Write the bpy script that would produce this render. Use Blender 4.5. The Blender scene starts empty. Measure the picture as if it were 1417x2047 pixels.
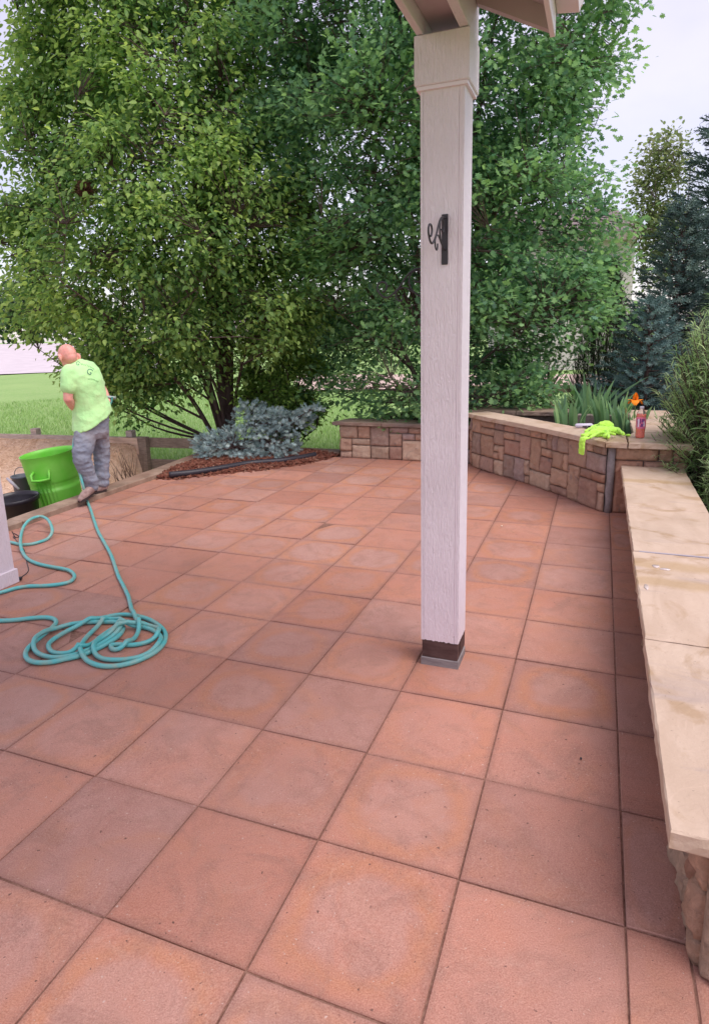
import bpy, bmesh, math, random
import numpy as np
from mathutils import Vector, Matrix, noise
from mathutils.bvhtree import BVHTree
from mathutils.geometry import tessellate_polygon

S = bpy.context.scene
COL = S.collection

# ------------------------------------------------------------------ camera
T = .457                                   # one paver, 18 inches
YAW, PITCH, ROLL = .3698, .2194, .0249
CAM = np.array([-.3243*T, -3.4324*T, 3.5017*T]); FPX = 1266.4
_cy, _sy, _cp, _sp = math.cos(YAW), math.sin(YAW), math.cos(PITCH), math.sin(PITCH)
_f = np.array([-_sy*_cp, _cy*_cp, -_sp]); _r = np.array([_cy, _sy, 0.]); _d = np.cross(_f, _r)
_cr, _sr = math.cos(ROLL), math.sin(ROLL)
CM = np.array([_cr*_r+_sr*_d, -_sr*_r+_cr*_d, _f])      # right, down, forward
cd = bpy.data.cameras.new('camera'); cam = bpy.data.objects.new('camera', cd); COL.objects.link(cam)
cam.matrix_world = Matrix(((CM[0][0], -CM[1][0], -CM[2][0], CAM[0]), (CM[0][1], -CM[1][1], -CM[2][1], CAM[1]),
                           (CM[0][2], -CM[1][2], -CM[2][2], CAM[2]), (0, 0, 0, 1)))
cd.sensor_fit = 'HORIZONTAL'; cd.sensor_width = 36; cd.lens = 36*FPX/1417
cd.shift_y = -79/1417; cd.clip_start = .02; cd.clip_end = 1000
S.camera = cam

# ------------------------------------------------------------------ world, sun, exposure
w = bpy.data.worlds.new('World'); S.world = w; w.use_nodes = True
nt = w.node_tree; N = nt.nodes; L = nt.links; N.clear()
out = N.new('ShaderNodeOutputWorld'); bg = N.new('ShaderNodeBackground'); bg2 = N.new('ShaderNodeBackground')
add = N.new('ShaderNodeAddShader')
sky = N.new('ShaderNodeTexSky'); sky.sky_type = 'NISHITA'; sky.sun_disc = False
sky.sun_elevation = math.radians(60); sky.sun_rotation = math.radians(100)
L.new(sky.outputs[0], bg.inputs[0]); bg.inputs[1].default_value = .05
tc = N.new('ShaderNodeTexCoord'); mp = N.new('ShaderNodeMapping'); mp.inputs['Scale'].default_value = (1.6, 1.6, 3.4)
ns = N.new('ShaderNodeTexNoise'); ns.inputs['Scale'].default_value = 1.5; ns.inputs['Detail'].default_value = 5
rp = N.new('ShaderNodeValToRGB'); rp.color_ramp.elements[0].position = .32; rp.color_ramp.elements[1].position = .62
rp.color_ramp.elements[0].color = (.68, .57, .68, 1); rp.color_ramp.elements[1].color = (1.0, .84, .90, 1)
L.new(tc.outputs['Generated'], mp.inputs[0]); L.new(mp.outputs[0], ns.inputs[0]); L.new(ns.outputs[0], rp.inputs[0])
L.new(rp.outputs[0], bg2.inputs[0]); bg2.inputs[1].default_value = .34
L.new(bg.outputs[0], add.inputs[0]); L.new(bg2.outputs[0], add.inputs[1]); L.new(add.outputs[0], out.inputs[0])
sd = bpy.data.lights.new('sun', 'SUN'); sd.energy = 1.5; sd.angle = math.radians(45); sd.color = (1, .93, .88)
so = bpy.data.objects.new('sun', sd); COL.objects.link(so)
so.rotation_euler = (math.radians(30), 0, math.radians(75)); so.location = (0, 0, 12)
S.view_settings.view_transform = 'Standard'; S.view_settings.look = 'None'; S.view_settings.gamma = 1
S.view_settings.exposure = 1.10
S.cycles.max_bounces = 6; S.cycles.transparent_max_bounces = 8

# ------------------------------------------------------------------ helpers
def ray(x, y): return CM.T @ np.array([(x-708.5)/FPX, (y-944.5)/FPX, 1.])
def gp(x, y, z=0.):                      # where the sight line through a photo pixel meets the level z
    d = ray(x, y); return CAM + d*(z-CAM[2])/d[2]
def at(x, y, D):                         # point on that sight line at horizontal distance D
    d = ray(x, y); return CAM + d*D/math.hypot(d[0], d[1])
def gxy(x, y, z=0.):
    p = gp(x, y, z); return (p[0], p[1])
rnd = random.Random(7)

def tag(o, label=None, cat=None, group=None, kind=None):
    if label: o['label'] = label
    if cat: o['category'] = cat
    if group: o['group'] = group
    if kind: o['kind'] = kind
    return o
def thing(name, label, cat, loc=(0, 0, 0), group=None, rz=0):
    o = bpy.data.objects.new(name, None); COL.objects.link(o); o.location = loc; o.rotation_euler = (0, 0, rz)
    o.empty_display_size = .1
    return tag(o, label, cat, group)
def link(name, me, mat=None, parent=None, smooth=False):
    o = bpy.data.objects.new(name, me); COL.objects.link(o)
    if mat is not None and len(me.materials) == 0: me.materials.append(mat)
    if parent is not None:
        o.parent = parent
        def wm(p):
            b = Matrix.Translation(p.location) @ p.rotation_euler.to_matrix().to_4x4()
            return b if p.parent is None else wm(p.parent) @ p.matrix_parent_inverse @ b
        o.matrix_parent_inverse = wm(parent).inverted()   # mesh coordinates are world coordinates
    if smooth and len(me.polygons): me.polygons.foreach_set('use_smooth', [True]*len(me.polygons))
    return o

class MB:
    def __init__(s): s.v = []; s.f = []; s.c = []; s.uv = None
    def quad(s, a, b, c, d, col=None): s.poly([a, b, c, d], col)
    def poly(s, pts, col=None):
        n = len(s.v); s.v += [tuple(p) for p in pts]; s.f.append(tuple(range(n, n+len(pts)))); s.c += [col or (1, 1, 1)]*len(pts)
    def box(s, x0, x1, y0, y1, z0, z1, col=None, M=None, bev=0):
        if bev:
            b = bev; vs = []
            P = [(x0, x1, y0, y1, z0+b, z1-b), (x0+b, x1-b, y0+b, y1-b, z0, z1)]
            n = len(s.v)
            def ring(xa, xb, ya, yb, z): return [(xa, ya, z), (xb, ya, z), (xb, yb, z), (xa, yb, z)]
            vs = ring(x0+b, x1-b, y0+b, y1-b, z0)+ring(x0, x1, y0, y1, z0+b)+ring(x0, x1, y0, y1, z1-b)+ring(x0+b, x1-b, y0+b, y1-b, z1)
            if M is not None: vs = [tuple(M @ Vector(q)) for q in vs]
            s.v += vs; s.c += [col or (1, 1, 1)]*16
            s.f.append((n+3, n+2, n+1, n)); s.f.append((n+12, n+13, n+14, n+15))
            for k in range(3):
                for i in range(4):
                    j = (i+1) % 4; a = n+4*k
                    s.f.append((a+i, a+j, a+4+j, a+4+i))
            return
        n = len(s.v)
        vs = [(x, y, z) for z in (z0, z1) for x, y in ((x0, y0), (x1, y0), (x1, y1), (x0, y1))]
        if M is not None: vs = [tuple(M @ Vector(q)) for q in vs]
        s.v += vs; s.c += [col or (1, 1, 1)]*8
        for f in ((3, 2, 1, 0), (4, 5, 6, 7), (0, 1, 5, 4), (1, 2, 6, 5), (2, 3, 7, 6), (3, 0, 4, 7)): s.f.append(tuple(n+i for i in f))
    def tube(s, pts, rad, seg=8, col=None, cap=True, squash=None):
        pts = [Vector(p) for p in pts]; m = len(pts); n0 = len(s.v)
        if not hasattr(rad, '__len__'): rad = [rad]*m
        up = Vector((0, 0, 1)); prev = None
        for i, p in enumerate(pts):
            t = (pts[min(i+1, m-1)]-pts[max(i-1, 0)]).normalized()
            if prev is None:
                a = t.cross(up); a = a if a.length > .05 else t.cross(Vector((1, 0, 0))); a.normalize()
            else:
                a = prev - t*prev.dot(t); a.normalize()
            prev = a; b = t.cross(a)
            for k in range(seg):
                an = 2*math.pi*k/seg
                s.v.append(tuple(p + (a*math.cos(an)+b*math.sin(an))*rad[i])); s.c.append(col or (1, 1, 1))
        for i in range(m-1):
            for k in range(seg):
                k2 = (k+1) % seg; a = n0+i*seg
                s.f.append((a+k, a+k2, a+seg+k2, a+seg+k))
        if cap:
            s.f.append(tuple(n0+k for k in reversed(range(seg)))); s.f.append(tuple(n0+(m-1)*seg+k for k in range(seg)))
    def lathe(s, prof, seg=32, M=None, col=None, close=True):
        n0 = len(s.v)
        for r, z in prof:
            for k in range(seg):
                a = 2*math.pi*k/seg; p = Vector((r*math.cos(a), r*math.sin(a), z))
                s.v.append(tuple(M @ p if M is not None else p)); s.c.append(col or (1, 1, 1))
        for i in range(len(prof)-1):
            for k in range(seg):
                k2 = (k+1) % seg; a = n0+i*seg
                s.f.append((a+k, a+k2, a+seg+k2, a+seg+k))
        if close:
            s.f.append(tuple(n0+k for k in reversed(range(seg)))); s.f.append(tuple(n0+(len(prof)-1)*seg+k for k in range(seg)))
    def build(s, name, mat, parent=None, smooth=False, col=False):
        me = bpy.data.meshes.new(name); me.from_pydata(s.v, [], s.f); me.update()
        if col:
            a = me.color_attributes.new('Col', 'FLOAT_COLOR', 'POINT')
            a.data.foreach_set('color', np.c_[np.array(s.c, float), np.ones(len(s.c))].ravel())
        return link(name, me, mat, parent, smooth)

def spline(pts, k=6):
    pts = [Vector(p) for p in pts]; o = []
    for i in range(len(pts)-1):
        p0, p1, p2, p3 = pts[max(i-1, 0)], pts[i], pts[i+1], pts[min(i+2, len(pts)-1)]
        for j in range(k):
            t = j/k
            o.append(.5*((2*p1)+(p2-p0)*t+(2*p0-5*p1+4*p2-p3)*t*t+(3*p1-p0-3*p2+p3)*t**3))
    o.append(pts[-1]); return o

def np_mesh(name, V, ppf, F, col=None):
    """V (n,3); F list of index arrays with equal loop counts -> flat loops"""
    me = bpy.data.meshes.new(name); me.vertices.add(len(V)); me.vertices.foreach_set('co', V.astype(np.float32).ravel())
    loops = F.ravel(); nl = len(loops); nf = nl//ppf
    me.loops.add(nl); me.loops.foreach_set('vertex_index', loops.astype(np.int32))
    me.polygons.add(nf); me.polygons.foreach_set('loop_start', (np.arange(nf)*ppf).astype(np.int32))
    me.update(calc_edges=True)
    if col is not None:
        a = me.color_attributes.new('Col', 'FLOAT_COLOR', 'POINT')
        a.data.foreach_set('color', np.c_[col, np.ones(len(col))].astype(np.float32).ravel())
    return me

# ------------------------------------------------------------------ materials
def mat(name, base=(.5, .5, .5), rough=.8, spec=.3, **k):
    m = bpy.data.materials.new(name); m.use_nodes = True; b = m.node_tree.nodes['Principled BSDF']
    b.inputs['Base Color'].default_value = (*base, 1); b.inputs['Roughness'].default_value = rough
    b.inputs['Specular IOR Level'].default_value = spec
    for a, v in k.items(): b.inputs[a].default_value = v
    return m
class G:                                  # small node-graph helper
    def __init__(s, m): s.m = m; s.t = m.node_tree; s.N = s.t.nodes; s.L = s.t.links; s.b = s.N['Principled BSDF']
    def n(s, t, **k):
        x = s.N.new('ShaderNode'+t)
        for a, v in k.items():
            if a in x.inputs: s.set(x.inputs[a], v)
            else: setattr(x, a, v)
        return x
    def set(s, i, v):
        if isinstance(v, bpy.types.NodeSocket): s.L.new(v, i)
        else: i.default_value = v
    def noise(s, vec, scale, det=4, rough=.55, dist=0):
        x = s.n('TexNoise', Scale=scale, Detail=det, Roughness=rough, Distortion=dist)
        if vec is not None: s.L.new(vec, x.inputs['Vector'])
        return x.outputs['Fac']
    def ramp(s, f, a, b, ca=(0, 0, 0), cb=(1, 1, 1)):
        x = s.N.new('ShaderNodeValToRGB'); e = x.color_ramp.elements
        e[0].position = a; e[1].position = b; e[0].color = (*ca, 1); e[1].color = (*cb, 1); s.L.new(f, x.inputs[0]); return x.outputs[0]
    def mix(s, f, a, b, mode='MIX'):
        x = s.N.new('ShaderNodeMix'); x.data_type = 'RGBA'; x.blend_type = mode
        for i, v in ((0, f), (6, a), (7, b)):
            if isinstance(v, tuple): v = (*v, 1) if len(v) == 3 else v
            s.set(x.inputs[i], v)
        return x.outputs[2]
    def math(s, op, a, b=0., c=None):
        x = s.N.new('ShaderNodeMath'); x.operation = op; s.set(x.inputs[0], a); s.set(x.inputs[1], b)
        if c is not None: s.set(x.inputs[2], c)
        return x.outputs[0]
    def col(s, v): s.set(s.b.inputs['Base Color'], v)
    def bump(s, h, st=.3, d=.01, prev=None):
        x = s.n('Bump', Strength=st, Distance=d); s.L.new(h, x.inputs['Height'])
        if prev is not None: s.L.new(prev, x.inputs['Normal'])
        s.L.new(x.outputs[0], s.b.inputs['Normal']); return x.outputs[0]
    def pos(s): return s.n('NewGeometry').outputs['Position']
    def attr(s, a='Col'): return s.n('Attribute', attribute_name=a).outputs['Color']
    def scale(s, v, sc):
        x = s.n('Mapping'); x.inputs['Scale'].default_value = sc; s.L.new(v, x.inputs[0]); return x.outputs[0]

def noisy(name, c1, c2, scale=8, rough=.8, bump=.3, bd=.005, spec=.3, c3=None, sc=(1, 1, 1), bscale=None, ra=.35, rb=.65):
    m = mat(name, c1, rough, spec); g = G(m); p = g.scale(g.pos(), sc)
    c = g.mix(g.ramp(g.noise(p, scale, 6, .65), ra, rb), c1, c2)
    if c3: c = g.mix(g.ramp(g.noise(p, scale*.23, 3), .5, .68), c, c3)
    g.col(c); g.bump(g.noise(p, bscale or scale*6, 5, .7), bump, bd); return m

def leafmat(name, rough=.5, trans=.35, spec=.35):
    m = bpy.data.materials.new(name); m.use_nodes = True; t = m.node_tree; Nn = t.nodes; b = Nn['Principled BSDF']
    b.inputs['Roughness'].default_value = rough; b.inputs['Specular IOR Level'].default_value = spec
    a = Nn.new('ShaderNodeAttribute'); a.attribute_name = 'Col'; t.links.new(a.outputs['Color'], b.inputs['Base Color'])
    tr = Nn.new('ShaderNodeBsdfTranslucent'); mx = Nn.new('ShaderNodeMixShader'); mx.inputs[0].default_value = trans
    hs = Nn.new('ShaderNodeHueSaturation'); hs.inputs['Hue'].default_value = .48; hs.inputs['Saturation'].default_value = 1.1; hs.inputs['Value'].default_value = 1.6
    t.links.new(a.outputs['Color'], hs.inputs['Color']); t.links.new(hs.outputs[0], tr.inputs[0])
    t.links.new(b.outputs[0], mx.inputs[1]); t.links.new(tr.outputs[0], mx.inputs[2])
    t.links.new(mx.outputs[0], Nn['Material Output'].inputs[0]); return m

M_leaf = leafmat('leaf', .5, .48); M_needle = leafmat('needle', .7, .12, .15)
M_bark = noisy('bark', (.075, .045, .042), (.14, .10, .095), 14, .9, .8, .02, .1, sc=(1, 1, .25))
M_bark2 = noisy('bark_grey', (.10, .065, .06), (.17, .13, .12), 14, .9, .8, .02, .1, sc=(1, 1, .25))
M_wood = noisy('fence_wood', (.17, .125, .10), (.29, .22, .175), 9, .85, .5, .006, .2, sc=(1, 1, 6))
M_tie = noisy('kerb_timber', (.20, .13, .095), (.36, .25, .19), 5, .7, .6, .006, .3, c3=(.25, .13, .09))
M_white = mat('painted_siding', (.62, .52, .56), .55, .35)
g = G(M_white); p = g.pos()
h1 = g.noise(g.scale(p, (1, 1, .07)), 210, 3, .6, .6); h2 = g.noise(g.scale(p, (1, 1, .35)), 80, 4, .6, 1.2)
g.bump(g.math('ADD', h1, g.math('MULTIPLY', h2, .8)), 1., .0055)
g.col(g.mix(g.ramp(g.noise(p, 2.5, 5), .4, .7), (.80, .71, .77), (.75, .66, .715)))
M_trim = mat('painted_trim', (.79, .70, .76), .5, .35); g = G(M_trim); g.bump(g.noise(g.pos(), 60, 3), .12, .002)
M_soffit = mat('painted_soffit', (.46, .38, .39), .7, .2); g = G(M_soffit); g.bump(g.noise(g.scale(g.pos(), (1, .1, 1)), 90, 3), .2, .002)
M_barewood = noisy('bare_wood', (.055, .028, .026), (.11, .065, .06), 20, .8, .5, .003, .2, sc=(.3, .3, 1))
M_block = noisy('weathered_block', (.30, .27, .27), (.18, .155, .16), 16, .85, .5, .003, .2, sc=(.4, .4, 2))
M_black = mat('black_iron', (.035, .03, .038), .5, .4)
M_mortar = noisy('mortar', (.24, .19, .175), (.33, .27, .25), 30, .95, .6, .003, .1)

# ------------------------------------------------------------------ lawn and far ground
M_lawn = mat('lawn', (.1, .2, .05), .9, .1); g = G(M_lawn); p = g.pos()
c = g.mix(g.ramp(g.noise(p, .35, 5), .35, .7), (.21, .36, .11), (.29, .44, .15))
c = g.mix(g.ramp(g.noise(p, 9, 6, .7), .4, .75), c, (.34, .43, .20)); g.col(c); g.bump(g.noise(p, 40, 4), .8, .03)
LZ = -.42
def lawn_z(x, y): return LZ + .06*noise.noise(Vector((x*.15, y*.15, 0)))
mb = MB()
xs = [-400, -200, -120, -80, -60, -50, -40]+[-36+2*i for i in range(28)]+[30, 50, 90, 200, 400]
ys = [-60, -20, -8, -4, 0]+[2*i for i in range(1, 25)]+[56, 70, 90, 130, 200, 400]
idx = {}
for i, x in enumerate(xs):
    for j, y in enumerate(ys): idx[i, j] = len(mb.v); mb.v.append((x, y, lawn_z(x, y))); mb.c.append((1, 1, 1))
for i in range(len(xs)-1):
    for j in range(len(ys)-1): mb.f.append((idx[i, j], idx[i+1, j], idx[i+1, j+1], idx[i, j+1]))
tag(mb.build('ground', M_lawn, smooth=True), kind='structure')

# far street, pale and pinkish, and the gravel strip seen between the trees
M_street = noisy('street', (.50, .44, .47), (.60, .53, .56), .8, .9, .2, .01, .2)
M_gravel = noisy('gravel', (.46, .34, .29), (.58, .45, .40), 5, .95, .6, .02, .1, bscale=30)
mb = MB()
edge_n = [gp(-150, 756, LZ), gp(130, 745, LZ), gp(330, 738, LZ)]
edge_f = [at(-150, 708, 80), at(130, 700, 80), at(330, 696, 80)]
for e in edge_n: e[2] = LZ+.07
for i in range(2): mb.quad(edge_n[i], edge_n[i+1], edge_f[i+1], edge_f[i])
mb2 = [at(-150, 690, 100), at(330, 682, 100)]
mb.quad(edge_f[0], edge_f[2], mb2[1], mb2[0])
tag(mb.build('street', M_street), kind='structure')
mb = MB()
pts = [gp(590, 786, LZ), gp(740, 783, LZ), gp(1250, 776, LZ), gp(1250, 752, LZ), gp(740, 752, LZ), gp(585, 748, LZ)]
mb.poly([(p[0], p[1], LZ+.09) for p in pts]); tag(mb.build('gravel_path', M_gravel), kind='structure')

# ------------------------------------------------------------------ patio
M_patio = mat('concrete_pavers', (.4, .17, .12), .62, .35)
g = G(M_patio); p = g.pos()
uv = g.n('UVMap', uv_map='UVMap').outputs[0]; at3 = g.n('SeparateColor'); g.L.new(g.attr(), at3.inputs[0])
r1, r2, r3 = at3.outputs[0], at3.outputs[1], at3.outputs[2]
sx = g.n('SeparateXYZ'); g.L.new(uv, sx.inputs[0])
u = g.math('ABSOLUTE', g.math('SUBTRACT', sx.outputs[0], .5)); v = g.math('ABSOLUTE', g.math('SUBTRACT', sx.outputs[1], .5))
wob = g.noise(p, 5.5, 4, .6, .4); wob2 = g.noise(p, 2.1, 3)
d = g.math('POWER', g.math('ADD', g.math('POWER', u, 2.4), g.math('POWER', v, 2.4)), 1/2.4)   # rounded square distance
d = g.math('ADD', d, g.math('MULTIPLY', g.math('SUBTRACT', wob, .5), .26))
d = g.math('ADD', d, g.math('MULTIPLY', g.math('SUBTRACT', r2, .5), .12))
terra = g.mix(g.ramp(wob2, .35, .65), (.58, .225, .145), (.59, .265, .195))
mauve = g.mix(g.ramp(wob, .3, .7), (.52, .275, .23), (.46, .21, .165))
base = g.mix(g.ramp(g.math('ADD', r1, g.math('MULTIPLY', g.math('SUBTRACT', wob2, .5), .9)), .35, .72), terra, mauve)
orange = g.mix(wob, (.60, .25, .125), (.55, .225, .12))
base = g.mix(g.math('MULTIPLY', g.ramp(g.noise(p, 3.3, 4, .6, .8), .52, .70), .6), base, orange)
cen = g.ramp(d, .30, .40, (1, 1, 1), (0, 0, 0))
sel = g.ramp(r3, .30, .85)
blot = g.ramp(g.noise(p, 7, 5, .65, .6), .28, .52)
base = g.mix(g.math('MULTIPLY', g.math('MULTIPLY', cen, blot), g.math('MULTIPLY', sel, .55)), base, (.60, .34, .285))
ring = g.math('MULTIPLY', g.ramp(d, .32, .41), g.ramp(d, .42, .54, (1, 1, 1), (0, 0, 0)))
base = g.mix(g.math('MULTIPLY', ring, g.math('MULTIPLY', sel, .8)), base, (.62, .25, .125))
dx = g.math('MAXIMUM', u, v)
edgeD = g.ramp(g.math('ADD', dx, g.math('MULTIPLY', g.math('SUBTRACT', g.noise(p, 14, 4), .5), .06)), .445, .50)
base = g.mix(g.math('MULTIPLY', edgeD, .6), base, (.27, .12, .09))
st = g.ramp(g.noise(p, 4.5, 6, .7, 1.6), .48, .66)
base = g.mix(g.math('MULTIPLY', st, .5), base, (.30, .145, .11))
st2 = g.ramp(g.noise(g.scale(p, (1, 1, 1)), 11, 6, .75, .9), .56, .70)
base = g.mix(g.math('MULTIPLY', st2, .35), base, (.62, .37, .29))
grain = g.noise(p, 240, 3, .7); spk = g.noise(p, 85, 2, .5)
base = g.mix(g.ramp(grain, .35, .7), g.mix(.34, base, (.13, .05, .04)), g.mix(.20, base, (.8, .6, .5)))
base = g.mix(g.ramp(spk, .70, .74), base, (.60, .42, .36))
base = g.mix(g.ramp(g.noise(p, 60, 2, .5), .25, .30, (1, 1, 1), (0, 0, 0)), base, (.14, .07, .055))
base = g.mix(g.ramp(g.noise(p, .9, 4, .6), .35, .62, (0, 0, 0), (.30, .30, .30)), base, (.30, .15, .12))
base = g.mix(g.math('MULTIPLY', g.ramp(r2, .35, .9), .42), base, g.mix(1., base, (.66, .60, .60), 'MULTIPLY'))
stn = g.ramp(g.noise(p, 1.7, 6, .72, 2.2), .56, .64)
base = g.mix(g.math('MULTIPLY', stn, .42), base, (.38, .19, .15))
g.col(base)
g.set(g.b.inputs['Roughness'], g.ramp(g.noise(p, 1.4, 4), .35, .7, (.42,)*3, (.72,)*3))
nn = g.bump(grain, .8, .0026); nn = g.bump(spk, .35, .003, nn); g.bump(g.noise(p, 9, 3), .15, .01, nn)

rt = np.random.RandomState(3)
mb = MB(); uvs = []
def tile(x0, x1, y0, y1, tilt=.0016, grid=True):
    gx = .0035; b = .003
    xa, xb, ya, yb = x0+gx/2+rt.uniform(0, .0015), x1-gx/2-rt.uniform(0, .0015), y0+gx/2+rt.uniform(0, .0015), y1-gx/2-rt.uniform(0, .0015)
    c = tuple(rt.uniform(0, 1, 3)); n = len(mb.v)
    z = rt.uniform(-.0015, .0015); ta, tb = rt.normal(0, tilt, 2)
    def zz(x, y): return z+ta*(x-(x0+x1)/2)/.23+tb*(y-(y0+y1)/2)/.23
    rings = [(xa, xb, ya, yb, -.03), (xa, xb, ya, yb, -b), (xa+b*.8, xb-b*.8, ya+b*.8, yb-b*.8, 0)]
    for (a, e, f, h, k) in rings:
        for (x, y) in ((a, f), (e, f), (e, h), (a, h)):
            mb.v.append((x, y, k+zz(x, y))); mb.c.append(c); uvs.append(((x-x0)/(x1-x0), (y-y0)/(y1-y0)))
    for k in range(2):
        for i in range(4):
            j = (i+1) % 4; a = n+4*k; mb.f.append((a+i, a+j, a+4+j, a+4+i))
    mb.f.append((n+8, n+9, n+10, n+11))
def inside(cx, cy):
    if cx > .1 and cy > .1: return False
    return True
for j in range(-9, 14):
    for i in range(-11, 0):
        x0, x1, y0, y1 = i*T, (i+1)*T, j*T, (j+1)*T
        if i == -11: x0 = -4.93
        if y0 > 5.9: continue
        tile(x0, x1, y0, y1)
    if j*T < 4.4: 
        tile(0, .155, j*T, (j+1)*T)
    if j < 0:
        for i in range(0, 5): tile(.155+i*T, .155+(i+1)*T, j*T, (j+1)*T)
for j in range(-9, -1):                  # the paving also runs on beyond the frame to the left
    for i in range(-17, -11): tile(i*T, (i+1)*T, j*T, (j+1)*T)
pat = mb.build('patio', M_patio, col=True)
ul = pat.data.uv_layers.new(name='UVMap'); lv = np.zeros(len(pat.data.loops), int); pat.data.loops.foreach_get('vertex_index', lv)
ul.data.foreach_set('uv', np.array(uvs)[lv].ravel()); tag(pat, kind='structure')
M_joint = noisy('joint_sand', (.17, .085, .065), (.30, .17, .13), 60, .95, .5, .003, .1)
mb = MB(); mb.box(-4.93, 2.5, -4.2, 6.1, -.40, -.0055); mb.box(-8.2, -5.001, -4.2, -.91, -.40, -.0055)
tag(mb.build('patio_bedding', M_joint), kind='structure')

# kerb timbers along the left edge and behind the mulch bed
def prism(mb, outline, z0, z1, bev=.006, col=None):
    n = len(outline); c = Vector((sum(p[0] for p in outline)/n, sum(p[1] for p in outline)/n, 0)); b0 = len(mb.v)
    P = [Vector((p[0], p[1], 0)) for p in outline]
    ins = []
    for i in range(n):
        a, b_, d_ = P[i-1], P[i], P[(i+1) % n]; e1 = (b_-a).normalized(); e2 = (d_-b_).normalized()
        n1 = Vector((-e1.y, e1.x, 0)); n2 = Vector((-e2.y, e2.x, 0)); m_ = n1+n2; m_.normalize(); k = max(.35, m_.dot(n1))
        ins.append(b_+m_*bev/k)
    for z, Q in ((z0, P), (z1-bev, P), (z1, ins)):
        for q in Q: mb.v.append((q.x, q.y, z)); mb.c.append(col or (1, 1, 1))
    for k in range(2):
        for i in range(n):
            j = (i+1) % n; a = b0+n*k; mb.f.append((a+i, a+j, a+n+j, a+n+i))
    mb.f.append(tuple(b0+2*n+i for i in range(n))); mb.f.append(tuple(b0+i for i in reversed(range(n))))
KZ = .05
kin = [(-4.78, -4.2), (-4.79, 2.6), (-4.86, 4.6), (-4.98, 5.95)]; kout = [(-4.97, -4.2), (-4.975, 2.6), (-5.10, 4.8), (-5.25, 6.2)]
mb = MB()
cuts = [-4.2, -1.9, .3, 2.35, 4.55, 6.0]
def lerp_path(P, y):
    for a, b in zip(P, P[1:]):
        if y <= b[1] or b is P[-1]:
            t = (y-a[1])/(b[1]-a[1]); return a[0]+(b[0]-a[0])*t
for a, b in zip(cuts, cuts[1:]):
    a += .004; b -= .004
    prism(mb, [(lerp_path(kout, a), a), (lerp_path(kin, a), a), (lerp_path(kin, b), b), (lerp_path(kout, b)if b < 5.9 else -5.25, b if b < 5.9 else b+.22)], -.45, KZ)
prism(mb, [(-5.23, 6.22), (-4.98, 6.02), (-3.30, 6.02), (-3.30, 6.25)], -.45, KZ-.004)
tag(mb.build('kerb', M_tie), kind='structure')

# ------------------------------------------------------------------ stone walls
M_stone = mat('split_stone', (.4, .27, .2), .85, .25); g = G(M_stone); p = g.pos()
c = g.mix(g.ramp(g.noise(p, 16, 6, .7, .6), .35, .7), g.mix(.28, g.attr(), (.16, .10, .09)), g.mix(.18, g.attr(), (.66, .47, .34)))
c = g.mix(g.ramp(g.noise(p, 6, 5, .65, 1), .58, .76), c, (.19, .155, .16)); g.col(c)
nn = g.bump(g.noise(p, 38, 6, .8, .5), 1., .022); g.bump(g.noise(g.scale(p, (1, 1, 2)), 120, 3), .5, .003, nn)
M_cap = mat('flagstone', (.5, .38, .28), .7, .3); g = G(M_cap); p = g.pos()
sw = g.noise(g.scale(p, (1.4, .6, 1)), 3.2, 5, .55, 1.6)
c = g.mix(g.ramp(sw, .38, .62), (.50, .37, .28), (.565, .43, .335)); c = g.mix(g.ramp(g.noise(p, 2.3, 4, .6, 2.2), .54, .66), c, (.42, .29, .19))
c = g.mix(g.ramp(g.noise(g.scale(p, (.5, 1.6, 1)), 3.5, 5, .6, 1), .60, .74), c, (.44, .335, .28))
c = g.mix(g.ramp(g.noise(p, 70, 3, .6), .68, .74), c, (.30, .22, .17))
sp_ = g.n('SeparateXYZ'); g.L.new(p, sp_.inputs[0]); yy = g.math('ADD', sp_.outputs[1], g.math('MULTIPLY', g.math('SUBTRACT', g.noise(p, 5, 4), .5), .16))
for y0_ in (1.74, 1.50, 3.62):
    bnd = g.ramp(g.math('ABSOLUTE', g.math('SUBTRACT', yy, y0_)), .03, .085, (1, 1, 1), (0, 0, 0)); c = g.mix(g.math('MULTIPLY', bnd, .55), c, (.40, .26, .12))
g.col(c)
g.set(g.b.inputs['Roughness'], g.ramp(g.noise(p, 2.1, 3), .45, .6, (.75,)*3, (.42,)*3))
lay = g.noise(g.scale(p, (1, 1, .3)), 4.5, 2, .4, 1.3); wv = g.math('FRACT', g.math('MULTIPLY', lay, 7.))
nn = g.bump(g.ramp(wv, .85, 1.), .22, .003); nn = g.bump(g.noise(p, 90, 5, .7), .6, .003, nn); g.bump(g.noise(p, 7, 4), .5, .012, nn)
M_capedge = M_cap
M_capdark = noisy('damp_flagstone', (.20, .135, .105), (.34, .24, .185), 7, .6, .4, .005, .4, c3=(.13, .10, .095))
PAL = [(.60, .37, .26), (.54, .31, .235), (.46, .33, .30), (.68, .48, .35), (.54, .28, .19), (.56, .36, .27), (.64, .40, .28), (.52, .36, .29), (.58, .35, .27)]
rs = random.Random(11)
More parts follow.
